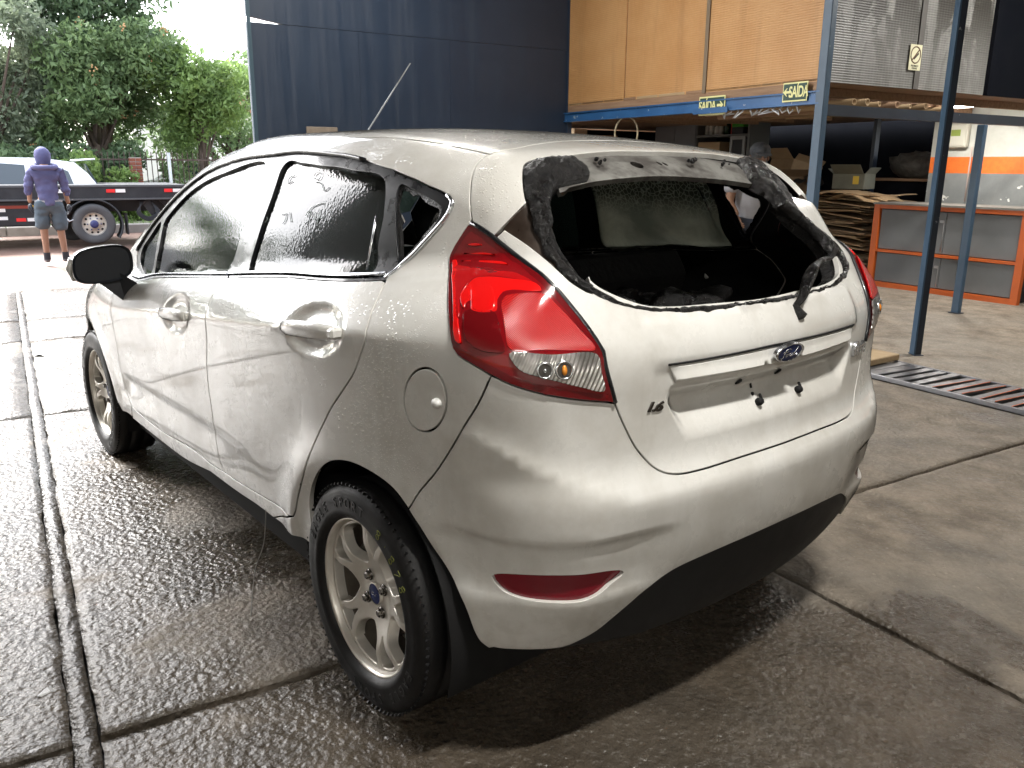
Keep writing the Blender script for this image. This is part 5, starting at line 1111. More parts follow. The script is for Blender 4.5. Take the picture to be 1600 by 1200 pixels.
for i,(x,r,h,mm,lb) in enumerate(((8.36,.04,.2,gl_,'clear glass bottle at the cabinet end of the top shelf'),(8.26,.045,.24,gl_,'tall clear bottle second from the cabinet on the shelf'),(8.15,.04,.18,whp,'small white bottle on the top shelf'),(8.05,.045,.22,gl_,'clear bottle left of the dark green bottle'),(7.93,.05,.26,dgr,'dark green bottle in the middle of the top shelf'),(7.80,.035,.26,rdp,'slim red bottle beside the green tool case'))): bottle(x,-8.38,1.858,r,h,mm,lb)
def boxthing(name,X,Y,z,d,m_,label,cat='box',rz=0,group=None,bev=.006):
    o=MB(); o.box((0,0,d[2]/2),d,bev=bev); t=o.build(name,m_); place(t,X,Y,z,rz); return tag(t,label,cat,group)
boxthing('tool_case',7.60,-8.36,1.858,(.24,.2,.10),blkp,'black tool case under the green one on the shelf','case'); boxthing('tool_case',7.60,-8.36,1.96,(.24,.2,.13),grn,'bright green tool case on the top shelf','case')
boxthing('carton',8.12,-8.36,1.418,(.48,.34,.33),CARD2,'light brown carton on the second shelf','carton'); boxthing('paint_can',8.30,-8.22,1.418,(.07,.06,.16),rdp,'small red can in front of the brown carton','can'); boxthing('paint_can',8.20,-8.21,1.418,(.07,.06,.12),whp,'small white can in front of the brown carton','can')
t=thing('frame',7.55,-8.24,1.40,'grey picture frame standing at the end of the shelf','frame')
m=MB(); 
for c,d in(((0,0,.40),(.3,.03,.05)),((0,0,.02),(.3,.03,.04)),((-.13,0,.21),(.045,.03,.34)),((.13,0,.21),(.045,.03,.34))): m.box(c,d)
m.build('frame_sides',mat('frame_grey',(.33,.34,.34),.5),t); m=MB(); m.box((0,-.008,.21),(.215,.01,.34)); m.build('frame_panel',blkp,t)
boxthing('plywood_sheet',10.3,-6.1,0,(1.2,.02,1.72),PALEWOOD,'pale plywood sheet leaning under the far end of the loft','board'); boxthing('plywood_sheet',8.9,-5.3,0,(1.0,.02,1.66),WOOD,'brown board standing in front of the pale plywood under the loft','board')
boxthing('timber_offcut',7.25,-4.75,1.74,(.95,.2,.07),PALEWOOD,'pale timber offcut lying just below the blue beam','timber',0); boxthing('timber_crate',7.3,-4.9,0,(1.5,.5,1.73),WOOD,'brown wooden crate stack under the far end of the beam','crate')
m=MB(); m.tube([(.14*math.cos(a),0,.17*math.sin(a)) for a in np.linspace(0,2*math.pi,30)],.010,6); o=m.build('hose_ring',mat('cream_hose',(.55,.48,.33),.5)); place(o,5.28,-4.27,1.70,rad(20)); tag(o,'cream hose ring hanging under the blue beam','hose')
# rags and plastic strips hanging from the beam
WHITEP=mat('white_plastic_strip',(.6,.61,.62),.5)
for k in range(12):
    m=MB(); q=g0.uniform(.05,.14); m.tube([(0,0,0),(g0.uniform(-.03,.03),.01,-.02),(g0.uniform(-q,q),.0,-g0.uniform(.03,.07)),(g0.uniform(-q,q),-.01,-.03)],.007,5); o=m.build('hanging_strip',WHITEP); place(o,3.0+k*.072,-4.215,1.852); tag(o,'white plastic strip tangled under the front edge of the loft beam','strip','white strips under the loft beam')
# striped wall extras
t=thing('junction_box',3.83,-7.885,1.60,'cream junction box with a green sticker on the striped wall','junction box',None,0)
m=MB(); m.box((0,.03,.12),(.26,.06,.26),bev=.01); m.build('box_body',mat('old_cream_plastic',(.46,.45,.38),.5),t); m=MB(); m.box((0,.063,.12),(.22,.008,.22),bev=.002); m.build('box_lid',mat('old_cream_plastic_lid',(.50,.49,.42),.5),t); m=MB(); m.box((.0,.068,.15),(.11,.002,.07)); m.build('sticker',mat('green_sticker',(.22,.28,.06),.5),t)
m=MB(); m.tube([(0,0,1.6),(0,0,1.0)],.008,6); o=m.build('wall_conduit',mat('conduit_pinkish',(.42,.33,.30),.6)); place(o,3.66,-7.885,0); tag(o,'thin conduit running down the striped wall beside the junction box','conduit')
t=thing('wall_bracket',3.0,-7.885,1.72,'small white and red bracket on the white part of the wall','bracket'); m=MB(); m.box((.0,.03,0),(.10,.05,.02)); m.build('bracket_arm',whp,t); m=MB(); m.box((-.055,.03,.04),(.02,.05,.10)); m.build('bracket_side',rdp,t)
m=MB(); m.tube([(-.35,.04,0),(0,.05,-.02),(.3,.04,.01)],.035,8); o=m.build('roll_of_sheet',mat('grey_roll',(.4,.4,.38),.6)); place(o,2.8,-7.8,1.80); tag(o,'grey rolled sheet lying along the top of the wall','roll')
# orange framed cabinet
ORF=mat('orange_frame_paint',(.62,.13,.02),.4,col2=(.50,.10,.018),nscale=5); GRD=mat('grey_door_paint',(.145,.155,.16),.5,col2=(.18,.19,.195),nscale=3)
t=thing('workbench_cabinet',3.51,-7.60,0,'low grey cabinet with an orange frame against the striped wall','cabinet')
for x in(-.86,.84): m=MB(); m.box((x,.27,.48),(.075,.06,.955)); m.build('frame_post',ORF,t)
for z,h in((.93,.045),(.03,.06),(.425,.03)): m=MB(); m.box((-.01,.275,z),(1.625,.045,h)); m.build('frame_rail',ORF,t)
m=MB(); m.box((-.01,0,.965),(1.80,.62,.022)); m.build('worktop',mat('cabinet_top_grey',(.20,.19,.17),.6),t)
m=MB(); m.box((0,-.02,.48),(1.66,.5,.93)); m.build('cabinet_body',blkp,t)
for s in(-1,1):
    for z0,z1 in((.068,.402),(.448,.898)):
        m=MB(); m.box((-.01+s*.403,.262,(z0+z1)/2),(.80,.016,z1-z0),bev=.003); d=m.build('cabinet_door',GRD,t)
        if s>0:
            m=MB(); m.box((.03,.276,z1-.10),(.05,.014,.03),bev=.003); m.tube([(.008,.276,z1-.10),(.008,.276,z0+.02)],.004,6); m.build('door_latch',mat('latch_steel',(.4,.4,.4),.4,.7),d)
# flattened cardboard
def card(X,Y,z,a,b,th,m_,rz,bend,seed,label,group='flattened cardboard in the pile',name='cardboard_sheet',nz=7):
    gg=np.random.default_rng(seed); V=[];n=nz
    for k in(0,1):
        for i in range(n+1):
            for j in range(5):
                u,v=i/n-.5,j/4-.5; zz=bend*(abs(u)*2)**2*-.05+.018*math.sin(5*u+seed)+.012*math.sin(7*v+seed*2)+ (gg.uniform(-.006,.006))
                V.append((u*a+gg.uniform(-.012,.012)*(i in(0,n)),v*b+gg.uniform(-.02,.02)*(j in(0,4)),zz+th*k))
    M_=5*(n+1); Fc=[]
    for i in range(n):
        for j in range(4):
            q=i*5+j; Fc+=[(q,q+1,q+6,q+5),(M_+q,M_+q+5,M_+q+6,M_+q+1)]
    for i in range(n): Fc+=[(i*5,i*5+5,M_+i*5+5,M_+i*5),(i*5+4,M_+i*5+4,M_+i*5+9,i*5+9)]
    for j in range(4): Fc+=[(j,M_+j,M_+j+1,j+1),(n*5+j,n*5+j+1,M_+n*5+j+1,M_+n*5+j)]
    o=MB(); o.add(V,Fc); t=o.build(name,m_); place(t,X,Y,z,rz); return tag(t,label,'cardboard',group)
z=.02; gg=np.random.default_rng(11)
for k in range(44):
    th=gg.uniform(.010,.020); a=gg.uniform(1.15,1.55); b=gg.uniform(.65,.95)
    card(5.22+gg.uniform(-.10,.10),-7.75+gg.uniform(-.07,.07),z,a,b,th,(CARD,CARD,CARD2,CARD3)[gg.integers(0,4)],gg.uniform(-.09,.09),gg.uniform(.0,.6),k,'flattened brown cardboard sheet in the tall pile left of the orange cabinet'); z+=.0235
card(4.95,-7.62,z+.015,.95,.75,.012,CARD2,rad(24),1.2,101,'pale cardboard sheet bent over the top of the pile',None); card(4.72,-7.55,z-.02,.62,.6,.01,CARD2,rad(-8),.8,102,'pale cardboard sheet sliding off the pile towards the orange cabinet',None)
def openbox(X,Y,z,d,m_,rz,label,tilt=0):
    t=thing('open_carton',X,Y,z,label,'carton',None,rz); w,l,h=d
    for nm,c,s in(('carton_side',(0,l/2,h/2),(w,.008,h)),('carton_side',(0,-l/2,h/2),(w,.008,h)),('carton_side',(w/2,0,h/2),(.008,l-.008,h)),('carton_side',(-w/2,0,h/2),(.008,l-.008,h)),('carton_base',(0,0,.004),(w-.01,l-.01,.008))): m=MB(); m.box(c,s); m.build(nm,m_,t)
    for sx,an in((1,-.9),(-1,.7)): m=MB(); m.box((0,0,.05),(.006,l*.95,.10)); f=m.build('carton_flap',m_,t); f.location=(sx*w/2,0,h-.004); f.rotation_euler=(0,-an if sx>0 else -an,0)
    m=MB(); m.box((0,0,.09),(w*.95,.006,.18)); f=m.build('carton_flap',m_,t); f.location=(0,l/2,h-.004); f.rotation_euler=(-.9,0,0)
    t.rotation_euler=(tilt,0,BA+rz); return t
GB=mat('greyish_carton',(.17,.17,.13),.85,col2=(.12,.12,.095),nscale=6)
openbox(5.20,-7.95,z+.05,(.40,.36,.19),GB,rad(15),'greyish open carton with a yellow label on the cardboard pile'); m=MB(); m.box((0,0,0),(.075,.003,.10)); o=m.build('carton_label',mat('yellow_label',(.60,.42,.05),.6)); o.parent=bpy.data.objects['open_carton']; o.location=(-.10,.186,.11)
openbox(6.35,-8.05,1.02,(.62,.45,.42),CARD,rad(-20),'big brown open carton at the left end of the cardboard pile',.25); openbox(5.95,-7.75,1.08,(.36,.32,.20),CARD3,rad(35),'small dark carton stuffed with paper beside the big brown one',-.15)
boxthing('carton',6.4,-8.0,0,(.9,.8,1.0),CARD3,'dark brown crate below the big open carton','carton')
for k in range(7): card(5.85+gg.uniform(-.28,.28),-7.62+gg.uniform(-.1,.12),1.17+gg.uniform(0,.14),gg.uniform(.12,.24),gg.uniform(.1,.18),.006,WHITEP if k%3 else blkp,gg.uniform(0,3),1.5,200+k,'crumpled white paper scrap on the cardboard pile','paper scraps on the cardboard','paper_scrap',3)
# bench with a dark bundle farther in
t=thing('storage_bench',4.75,-8.75,0,'dark shelf bench with a bundle under the loft','bench'); m=MB(); m.box((0,0,1.22),(1.5,.6,.03)); m.build('bench_top',WOOD,t)
for x in(-.68,.68): m=MB(); m.box((x,.2,.6),(.07,.07,1.2)); m.build('leg',DKBLUE,t)
m=MB(); m.box((0,.26,1.0),(1.4,.03,.36)); m.build('bench_front',DARKW,t)
M_=MB(); b=0; M_.ball((0,0,.15),(.42,.24,.17),24,14); q=np.array(M_.v); q+=(vnoise(q,9,4,4)[:,None]-.5)*.16; M_.v=[tuple(p) for p in q]; o=M_.build('dark_bundle',mat('dark_cloth_bundle',(.035,.033,.03),.9,col2=(.09,.085,.075),nscale=14,bump=.6,bscale=30,bdist=.02)); place(o,4.72,-8.62,1.235); tag(o,'dark crumpled bundle lying on the bench under the loft','bundle')
m=MB(); m.box((0,0,1.0),(.05,.08,2.0)); o=m.build('steel_post',DKBLUE); place(o,5.2,-8.3,0); tag(o,'slim dark post at the back of the store behind the cardboard','post')
# drain grate and plank
t=thing('drain_grate',.96,-3.63,0,'row of worn steel bars over the floor drain','grate')
GST=mat('worn_grate_steel',(.26,.27,.29),.32,.8,col2=(.17,.16,.16),nscale=7,rough2=.55); 
for s in(-1,1): m=MB(); m.box((0,s*.245,.012),(1.30,.022,.03),bev=.003); m.build('grate_rail',GST,t)
for k in range(13):
    x=.575-k*.098; m=MB(); m.box((0,0,0),(.058 if k>1 else .085,.462,.016),bev=.003); o=m.build('grate_bar',GST,t); o.location=(x,0,.016+.002*math.sin(k*2.1)); o.rotation_euler=(rad(1.2*math.sin(k*3)),0,rad(-1.5+math.sin(k*5)))
    if k>4: m=MB(); m.box((-.030,0,.0095),(.006,.44,.002)); m.build('orange_paint_mark',ORF,o)
m=MB(); m.box((0,0,-.06),(1.32,.5,.01)); m.build('drain_channel',BLK,t)
o=boxthing('wooden_plank',1.72,-3.63,.03,(.30,.50,.045),PALEWOOD,'short pale wooden plank lying at the end of the drain grate','plank',rad(4))
# boards leaning on the navy front
boxthing('wooden_board',6.24,-1.28,0,(.03,.31,1.715),mat('grey_board',(.20,.165,.13),.8,col2=(.27,.23,.19),nscale=6,stretch=(4,4,1)),'taller grey brown board leaning on the navy front','board'); boxthing('wooden_board',6.24,-.92,0,(.03,.36,1.60),mat('tan_board',(.27,.21,.16),.8,col2=(.33,.27,.21),nscale=6),'shorter tan board leaning on the navy front','board')
# litter: white scrap and a hanging thread
card(.35,1.52,.012,.055,.03,.002,WHITEP,.4,1,300,'small white scrap on the floor by the joint',None,'paper_scrap',3)
card(4.9,1.32,.010,.16,.12,.002,WHITEP,.9,1,301,'white scrap on the wet floor beyond the front wheel',None,'paper_scrap',3)
m=MB(); P0=lift(*np.array([CV['sill_lo'][2]]).T)[0]; m.tube(catmull(np.array([P0+[.05,.0,.02],P0+[.06,.012,-.10],P0+[.10,.03,-.20],P0+[.09,.05,-.285],P0+[.06,.07,-.325]]),.02),.0016,5); m.build('hanging_thread',mat('grey_thread',(.3,.3,.29),.6),CAR)
# ---------------------------------------------------------------- people
def skin_mesh(name,verts,edges,radii,m_,parent,root=0,sub=2,flat=None):
    me=bpy.data.meshes.new(name); me.from_pydata(verts,edges,[]); o=bpy.data.objects.new(name+'_s',me); COL.objects.link(o)
    sk=o.modifiers.new('skin','SKIN'); sk.use_smooth_shade=True
    for v,r in zip(me.skin_vertices[0].data,radii): v.radius=r if isinstance(r,tuple) else (r,r)
    for i,v in enumerate(me.skin_vertices[0].data): v.use_root=(i==root)
    ss=o.modifiers.new('sub','SUBSURF'); ss.levels=sub; ss.render_levels=sub
    bpy.context.view_layer.update(); em=bpy.data.meshes.new_from_object(o.evaluated_get(bpy.context.evaluated_depsgraph_get())); bpy.data.objects.remove(o); em.name=name
    em.polygons.foreach_set('use_smooth',[True]*len(em.polygons)); return link(name,em,m_,parent)
SKIN=mat('skin',(.30,.165,.105),.6,col2=(.25,.135,.085),nscale=10); 
def crumple(o,amp,sc,seed):
    n=len(o.data.vertices); co=np.empty(n*3); o.data.vertices.foreach_get('co',co); P=co.reshape(-1,3); nr=np.empty(n*3); o.data.vertices.foreach_get('normal',nr)
    w=vnoise(P*[1,1,2.2],sc,seed,4)-.5; P=P+nr.reshape(-1,3)*(w*amp)[:,None]; o.data.vertices.foreach_set('co',P.ravel()); o.data.update()
def finger_hand(base,d,side,parent,m_,s=1.,curl=.5):
    """palm and five fingers as short skinned chains, hanging along d"""
    base=Vector(base); d=Vector(d).normalized(); w=Vector((1,0,0)); w=(w-d*w.dot(d)).normalized(); n=d.cross(w)*side
    V=[base,base+d*.045*s,base+d*.085*s]; E=[(0,1),(1,2)]; R=[.022*s,(.034*s,.018*s),(.036*s,.017*s)]
    for i,(o_,L) in enumerate(((-.028,.068),(-.010,.078),(.010,.073),(.027,.058))):
        b=len(V); p=base+d*.085*s+w*o_*s; c=curl
        V+=[p,p+(d*math.cos(c*.4)+n*math.sin(c*.4))*L*.45*s,p+(d*math.cos(c*.4)+n*math.sin(c*.4))*L*.45*s+(d*math.cos(c*1.1)+n*math.sin(c*1.1))*L*.35*s,p+(d*math.cos(c*.4)+n*math.sin(c*.4))*L*.45*s+(d*math.cos(c*1.1)+n*math.sin(c*1.1))*L*.35*s+(d*math.cos(c*1.8)+n*math.sin(c*1.8))*L*.25*s]
        E+=[(2,b),(b,b+1),(b+1,b+2),(b+2,b+3)]; R+=[.0105*s,.0095*s,.009*s,.008*s]
    b=len(V); p=base+d*.03*s-w*.030*s; V+=[p,p-w*.022*s+d*.03*s+n*.012*s,p-w*.024*s+d*.06*s+n*.022*s]; E+=[(1,b),(b,b+1),(b+1,b+2)]; R+=[.013*s,.011*s,.009*s]
    return skin_mesh('hand',[tuple(v) for v in V],E,R,m_,parent,0,1)
def man_outdoors():
    t=thing('person',11.53,.93,0,'man in a purple hoodie and grey shorts seen from behind by the tow truck','person',None,0)
    # local frame: x away from the shed, y to his left; seen from behind
    k=1.56/1.75
    S=lambda *p:(p[0]*k,p[1]*k,p[2]*k)
    V=[S(0,0,.95),S(.0,.10,.88),S(.0,.115,.52),S(-.01,.12,.09),S(.0,-.10,.88),S(.0,-.115,.52),S(-.01,-.14,.09),S(0,0,1.15),S(-.01,0,1.38),S(.01,0,1.50),S(.05,0,1.60),S(.06,0,1.68),
       S(0,.19,1.40),S(.0,.245,1.12),S(.03,.255,.92),S(0,-.19,1.40),S(.0,-.245,1.12),S(.05,-.275,.90)]
    E=[(0,1),(1,2),(2,3),(0,4),(4,5),(5,6),(0,7),(7,8),(8,9),(9,10),(10,11),(8,12),(12,13),(13,14),(8,15),(15,16),(16,17)]
    R=[(.12,.09),.085,.062,.042,.085,.062,.042,(.12,.085),(.11,.075),.055,.08,.085,.05,.042,.033,.05,.042,.033]
    b=skin_mesh('body',V,E,[tuple(k*x for x in(r if isinstance(r,tuple) else(r,r))) for r in R],SKIN,t)
    HOOD=mat('purple_hoodie',(.078,.078,.165),.9,col2=(.11,.11,.21),nscale=9,bump=.5,bscale=18,bdist=.02); SH=mat('grey_blue_shorts',(.060,.085,.105),.9,col2=(.085,.11,.13),nscale=7,bump=.4,bscale=20,bdist=.02)
    V=[S(0,0,.86),S(0,0,1.08),S(-.015,0,1.28),S(-.015,0,1.41),S(.0,.195,1.40),S(.0,.25,1.16),S(.02,.262,1.03),S(.0,-.195,1.40),S(.0,-.25,1.15),S(.03,-.275,1.02),S(0,0,1.48)]
    E=[(0,1),(1,2),(2,3),(3,4),(4,5),(5,6),(3,7),(7,8),(8,9),(3,10)]
    R=[(.175,.125),(.18,.13),(.185,.13),(.14,.10),.080,.064,.056,.080,.064,.056,.10]
    hd_=skin_mesh('hoodie',V,E,[tuple(k*x for x in(r if isinstance(r,tuple) else(r,r))) for r in R],HOOD,b,1,3); crumple(hd_,.05,9,4)
    m=MB(); m.ball(S(.05,0,1.635),tuple(k*q for q in(.125,.118,.135)),22,16); q=np.array(m.v); q[:,2]-=.05*k*np.clip((1.60*k-q[:,2])/(.12*k),0,1); q[:,1]*=1+.22*np.clip((1.56*k-q[:,2])/(.08*k),0,1); q+=(vnoise(q,9,3,3)[:,None]-.5)*.030; m.v=[tuple(p) for p in q]; m.build('hood',HOOD,b)
    m=MB(); m.tube([S(-.05+.16*math.cos(t),.155*math.sin(t),1.475+.02*math.cos(t)) for t in np.linspace(0,2*math.pi,20)],.040*k,8); m.build('hood_collar',HOOD,b)
    m=MB(); m.prism([(-.075,-.06),(-.075,.06),(.0,.085),(.06,.06),(.06,-.06),(.0,-.085)],lambda u,v,q:(k*(.16+u*.6),k*(-.11+v*.9),k*(1.665+.006*q)))
    m.build('cap_peak',mat('grey_cap',(.10,.10,.13),.8),b)
    V=[S(0,0,.95),S(.0,.105,.86),S(.005,.118,.68),S(.005,.125,.50),S(.0,-.105,.86),S(.005,-.118,.68),S(.005,-.125,.47),S(0,0,1.0)]; E=[(0,1),(1,2),(2,3),(0,4),(4,5),(5,6),(0,7)]
    R=[(.175,.135),(.125,.13),(.115,.12),(.118,.125),(.125,.13),(.115,.12),(.118,.125),(.17,.13)]
    crumple(skin_mesh('shorts',V,E,[tuple(k*x for x in r) for r in R],SH,b,0,3),.035,10,6)
    m=MB(); 
    V=[];n=24
    for z,a in((.935,.19),(.965,.195)):
        for i in range(n): V.append(S(a*.74*math.cos(2*math.pi*i/n),a*math.sin(2*math.pi*i/n),z))
    m.add(V,[(i,(i+1)%n,n+(i+1)%n,n+i) for i in range(n)],0,True); m.build('shirt_hem',mat('grey_tshirt',(.34,.35,.36),.9),b)
    SHOE=mat('grey_shoe',(.12,.125,.14),.7,col2=(.18,.18,.19),nscale=12)
    for y,x,rz in((.12,-.0,.1),(-.14,-.0,-.75)):
        V=[S(-.06,0,.05),S(.02,0,.06),S(.10,0,.045),S(.17,0,.035)]; o=skin_mesh('shoe',V,[(0,1),(1,2),(2,3)],[tuple(k*q for q in r) for r in((.042,.045),(.048,.055),(.05,.042),(.038,.03))],SHOE,b,0); o.location=S(x,y,-.008); o.rotation_euler=(0,0,rz)
        m=MB(); m.lathe([(.050*k,.05*k),(.048*k,.16*k)],'z',n=16); o=m.build('sock',mat('dark_sock',(.03,.03,.035),.9),b); o.location=S(x-.01,y,0)
    GLV=mat('dark_glove',(.03,.035,.045),.7)
    finger_hand(S(.04,.255,.92),(.15,.02,-1),1,b,GLV,1.15*k,.9); finger_hand(S(.06,-.275,.90),(.2,-.05,-1),-1,b,GLV,1.15*k,.6)
    m=MB(); m.box(S(.07,.225,.87),(.05,.035,.03),bev=.01); m.build('glove_cuff_patch',mat('yellow_patch',(.65,.38,.03),.6),b)
    return t
man_outdoors()
def man_inside():
    t=thing('person',4.1,-4.95,0,'man in a dark cap and pale grey shirt standing beyond the car','person',None,rad(150))
    V=[(0,0,.90),(0,.10,.85),(0,.11,.48),(0,.11,.07),(0,-.10,.85),(0,-.11,.48),(0,-.11,.07),(.02,0,1.08),(.06,0,1.27),(.11,0,1.36),(.15,0,1.43),(.17,0,1.49),(.06,.19,1.28),(.10,.25,1.03),(.25,.20,.90),(.06,-.19,1.28),(.10,-.25,1.03),(.25,-.20,.90),(.09,.11,.04),(.09,-.11,.04)]
    E=[(0,1),(1,2),(2,3),(0,4),(4,5),(5,6),(0,7),(7,8),(8,9),(9,10),(10,11),(8,12),(12,13),(13,14),(8,15),(15,16),(16,17),(3,18),(6,19)]
    R=[(.14,.10),.08,.06,.045,.08,.06,.045,(.14,.10),(.15,.10),.055,.075,.082,.06,.045,.03,.06,.045,.03,.04,.04]
    b=skin_mesh('body',V,E,R,SKIN,t)
    SHT=mat('pale_grey_shirt',(.40,.40,.42),.9,col2=(.33,.33,.36),nscale=6,bump=.6,bscale=9,bdist=.03)
    V=[(0,0,.84),(.01,0,1.02),(.05,0,1.22),(.07,0,1.30),(.06,.20,1.28),(.09,.25,1.10),(.06,-.20,1.28),(.09,-.25,1.10)]; E=[(0,1),(1,2),(2,3),(3,4),(4,5),(3,6),(6,7)]; skin_mesh('shirt',V,E,[(.175,.125),(.18,.13),(.19,.13),(.14,.10),.085,.075,.085,.075],SHT,b,1)
    V=[(0,0,.88),(0,.105,.80),(0,.11,.45),(0,.11,.09),(0,-.105,.80),(0,-.11,.45),(0,-.11,.09)]; skin_mesh('trousers',V,[(0,1),(1,2),(2,3),(0,4),(4,5),(5,6)],[(.165,.12),.105,.085,.075,.105,.085,.075],mat('dark_trousers',(.03,.035,.05),.9),b,0)
    CAP=mat('dark_grey_cap',(.045,.05,.06),.85,col2=(.16,.17,.18),nscale=16)
    m=MB(); m.ball((.165,0,1.515),(.115,.10,.085),18,10); m.prism([(0,-.075),(.10,-.06),(.125,0),(.10,.06),(0,.075)],lambda u,v,q:(.25+u,v,1.49-.25*u+.008*q)); m.build('cap',CAP,b)
    m=MB(); m.ball((.15,.086,1.45),(.02,.012,.03),8,6); m.ball((.15,-.086,1.45),(.02,.012,.03),8,6); m.build('ear',SKIN,b)
    m=MB(); m.ball((.265,0,1.445),(.022,.014,.02),8,6); m.build('nose',SKIN,b)
    m=MB()
    for y in(.035,-.035): m.ball((.247,y,1.47),(.008,.013,.008),8,6)
    m.build('eye',mat('eye_dark',(.03,.02,.02),.3),b); m=MB(); m.tube([(.243,-.03,1.40),(.25,0,1.398),(.243,.03,1.40)],.006,5); m.build('mouth',mat('lip',(.3,.12,.1),.5),b)
    finger_hand((.25,.20,.90),(.6,0,-.6),1,b,SKIN,1.,.8); finger_hand((.25,-.20,.90),(.6,0,-.6),-1,b,SKIN,1.,.8)
    return t
man_inside()
# ---------------------------------------------------------------- street: tow truck, parked cars, fence, trees
TRK=mat('truck_black_paint',(.012,.014,.018),.35,col2=(.03,.033,.037),nscale=5,rough2=.55); TIRE2=mat('truck_tyre',(.06,.06,.062),.75,col2=(.09,.09,.09),nscale=6)
RIMW=mat('cream_steel_rim',(.62,.58,.50),.5,col2=(.48,.42,.34),nscale=8); REFR=mat('reflector_red',(.70,.03,.03),.35); REFW=mat('reflector_white',(.75,.75,.73),.35)
t=thing('tow_truck',14.30,0,0,'black flatbed tow truck parked across the street','truck')
m=MB(); m.box((1.1,1.85,.875),(2.2,6.5,.26),bev=.012); m.build('flatbed',TRK,t)
m=MB(); m.box((.0,1.85,.985),(.03,6.52,.03)); m.box((-.006,1.85,.765),(.03,6.5,.03)); m.build('bed_rail',mat('bed_rail_grey',(.08,.085,.09),.4),t)
for y in(-1.16,-.22,.68,1.9,2.9):
    for dy,mm in((.075,REFR),(-.08,REFW)): m=MB(); m.box((-.016,y+dy,.905),(.006,.14 if dy>0 else .155,.058)); m.build('reflective_strip',mm,t)
for y,z in((1.18,.44),(1.62,.60),(1.60,.47)):
    for dy,mm in((.075,REFR),(-.085,REFW)): m=MB(); m.box((.094,y+dy,z),(.006,.14,.055)); m.build('reflective_strip',mm,t)
m=MB(); m.box((.35,2.2,.54),(.5,2.7,.42),bev=.02); m.build('side_toolbox',TRK,t)
m=MB(); m.box((.12,1.75,.65),(.05,1.3,.05)); m.box((.4,1.6,.66),(.3,.5,.12)); m.build('red_tank',mat('dull_red_tank',(.28,.05,.03),.5),t)
for x in(.55,1.65): m=MB(); m.box((x,1.4,.63),(.12,6.,.2)); m.build('chassis_rail',TRK,t)
m=MB(); V=[];Fc=[];n=18
for i in range(n):
    a=rad(-35+215*i/(n-1)); 
    for x in(-.02,.36): V.append((x,.17-.47*math.cos(a),.34+.47*math.sin(a)*.93))
for i in range(n-1): Fc.append((2*i,2*i+1,2*i+3,2*i+2))
V2=[(v[0],.17+(v[1]-.17)*.94,.34+(v[2]-.34)*.94) for v in V]; L=len(V); m.add(V+V2,Fc+[tuple(L+k for k in f)[::-1] for f in Fc]+[(2*i,2*i+2,L+2*i+2,L+2*i) for i in range(n-1)],0,True); m.build('mudguard',mat('grey_black_mudguard',(.03,.033,.036),.5),t)
m=MB(); m.box((.17,-.36,.33),(.36,.02,.36)); m.build('mud_flap',TRK,t)
def truck_wheel(x,y):
    r=empty('truck_wheel'); r.parent=t; r.location=(x,y,.345)
    m=MB(); m.lathe([(.185,.0),(.20,-.02),(.30,-.03),(.335,-.01),(.345,.03),(.345,.20),(.33,.24),(.2,.25)],'x',n=48); m.build('tyre',TIRE2,r)
    g_=MB(); g_.lathe([(.19,-.012),(.205,-.016),(.20,.0),(.175,.03),(.15,.035),(.10,.012),(.085,-.01),(.075,-.02),(0,-.02)],'x',n=40); rim=g_.build('rim',RIMW,r)
    for k in range(10): a=2*math.pi*k/10; m=MB(); m.ball((.027,.148*math.cos(a),.148*math.sin(a)),(.014,.019,.019),8,6); m.build('hand_hole',BLK,rim)
    for k in range(6): a=2*math.pi*k/6; m=MB(); m.lathe([(.013,-.02),(.011,-.045),(0,-.046)],'x',c=(.02,.108*math.cos(a),.108*math.sin(a)),n=6); m.build('wheel_nut',mat('nut_blue',(.05,.06,.15),.4,.5),rim)
    m=MB(); m.lathe([(.07,-.018),(.066,-.05),(.03,-.062),(0,-.063)],'x',n=20); m.build('hub',mat('hub_blue',(.035,.04,.13),.4),rim)
truck_wheel(.0,.17); truck_wheel(2.0,.17)
m=MB(); 
for k in range(4): m.tube(catmull(np.array([(.1,-.62-.03*k,.74),(.06,-.60+.02*k,.52),(.05,-.72,.44-.02*k),(.06,-.86-.02*k,.50),(.1,-.80,.72)]),.04),.013,6)
m.build('hanging_hoses',TRK,t)
m=MB(); m.prism([(-.95,.72),(-1.15,.72),(-1.42,.36),(-1.30,.36)],lambda u,v,q:(.2+.05*q,u,v)); m.prism([(-.62,.72),(-.80,.72),(-.90,.38),(-.84,.38)],lambda u,v,q:(.12+.04*q,u,v)); m.build('ramp_strut',TRK,t)
m=MB(); m.box((1.1,5.6,1.25),(2.1,1.4,1.9),bev=.15); m.build('cab',mat('truck_cab_white',(.6,.6,.58),.35),t)
m=MB(); m.tube([(.02,.62,.50),(-.01,.55,.40),(.0,.48,.43),(-.01,.42,.36)],.016,6); m.build('chain',mat('galvanised_chain',(.6,.6,.6),.3,.8),t)
CW=mat('white_car_paint',(.75,.75,.75),.2,coat=.6); DG=mat('dark_car_glass',(.05,.065,.075),.08,spec=.7)
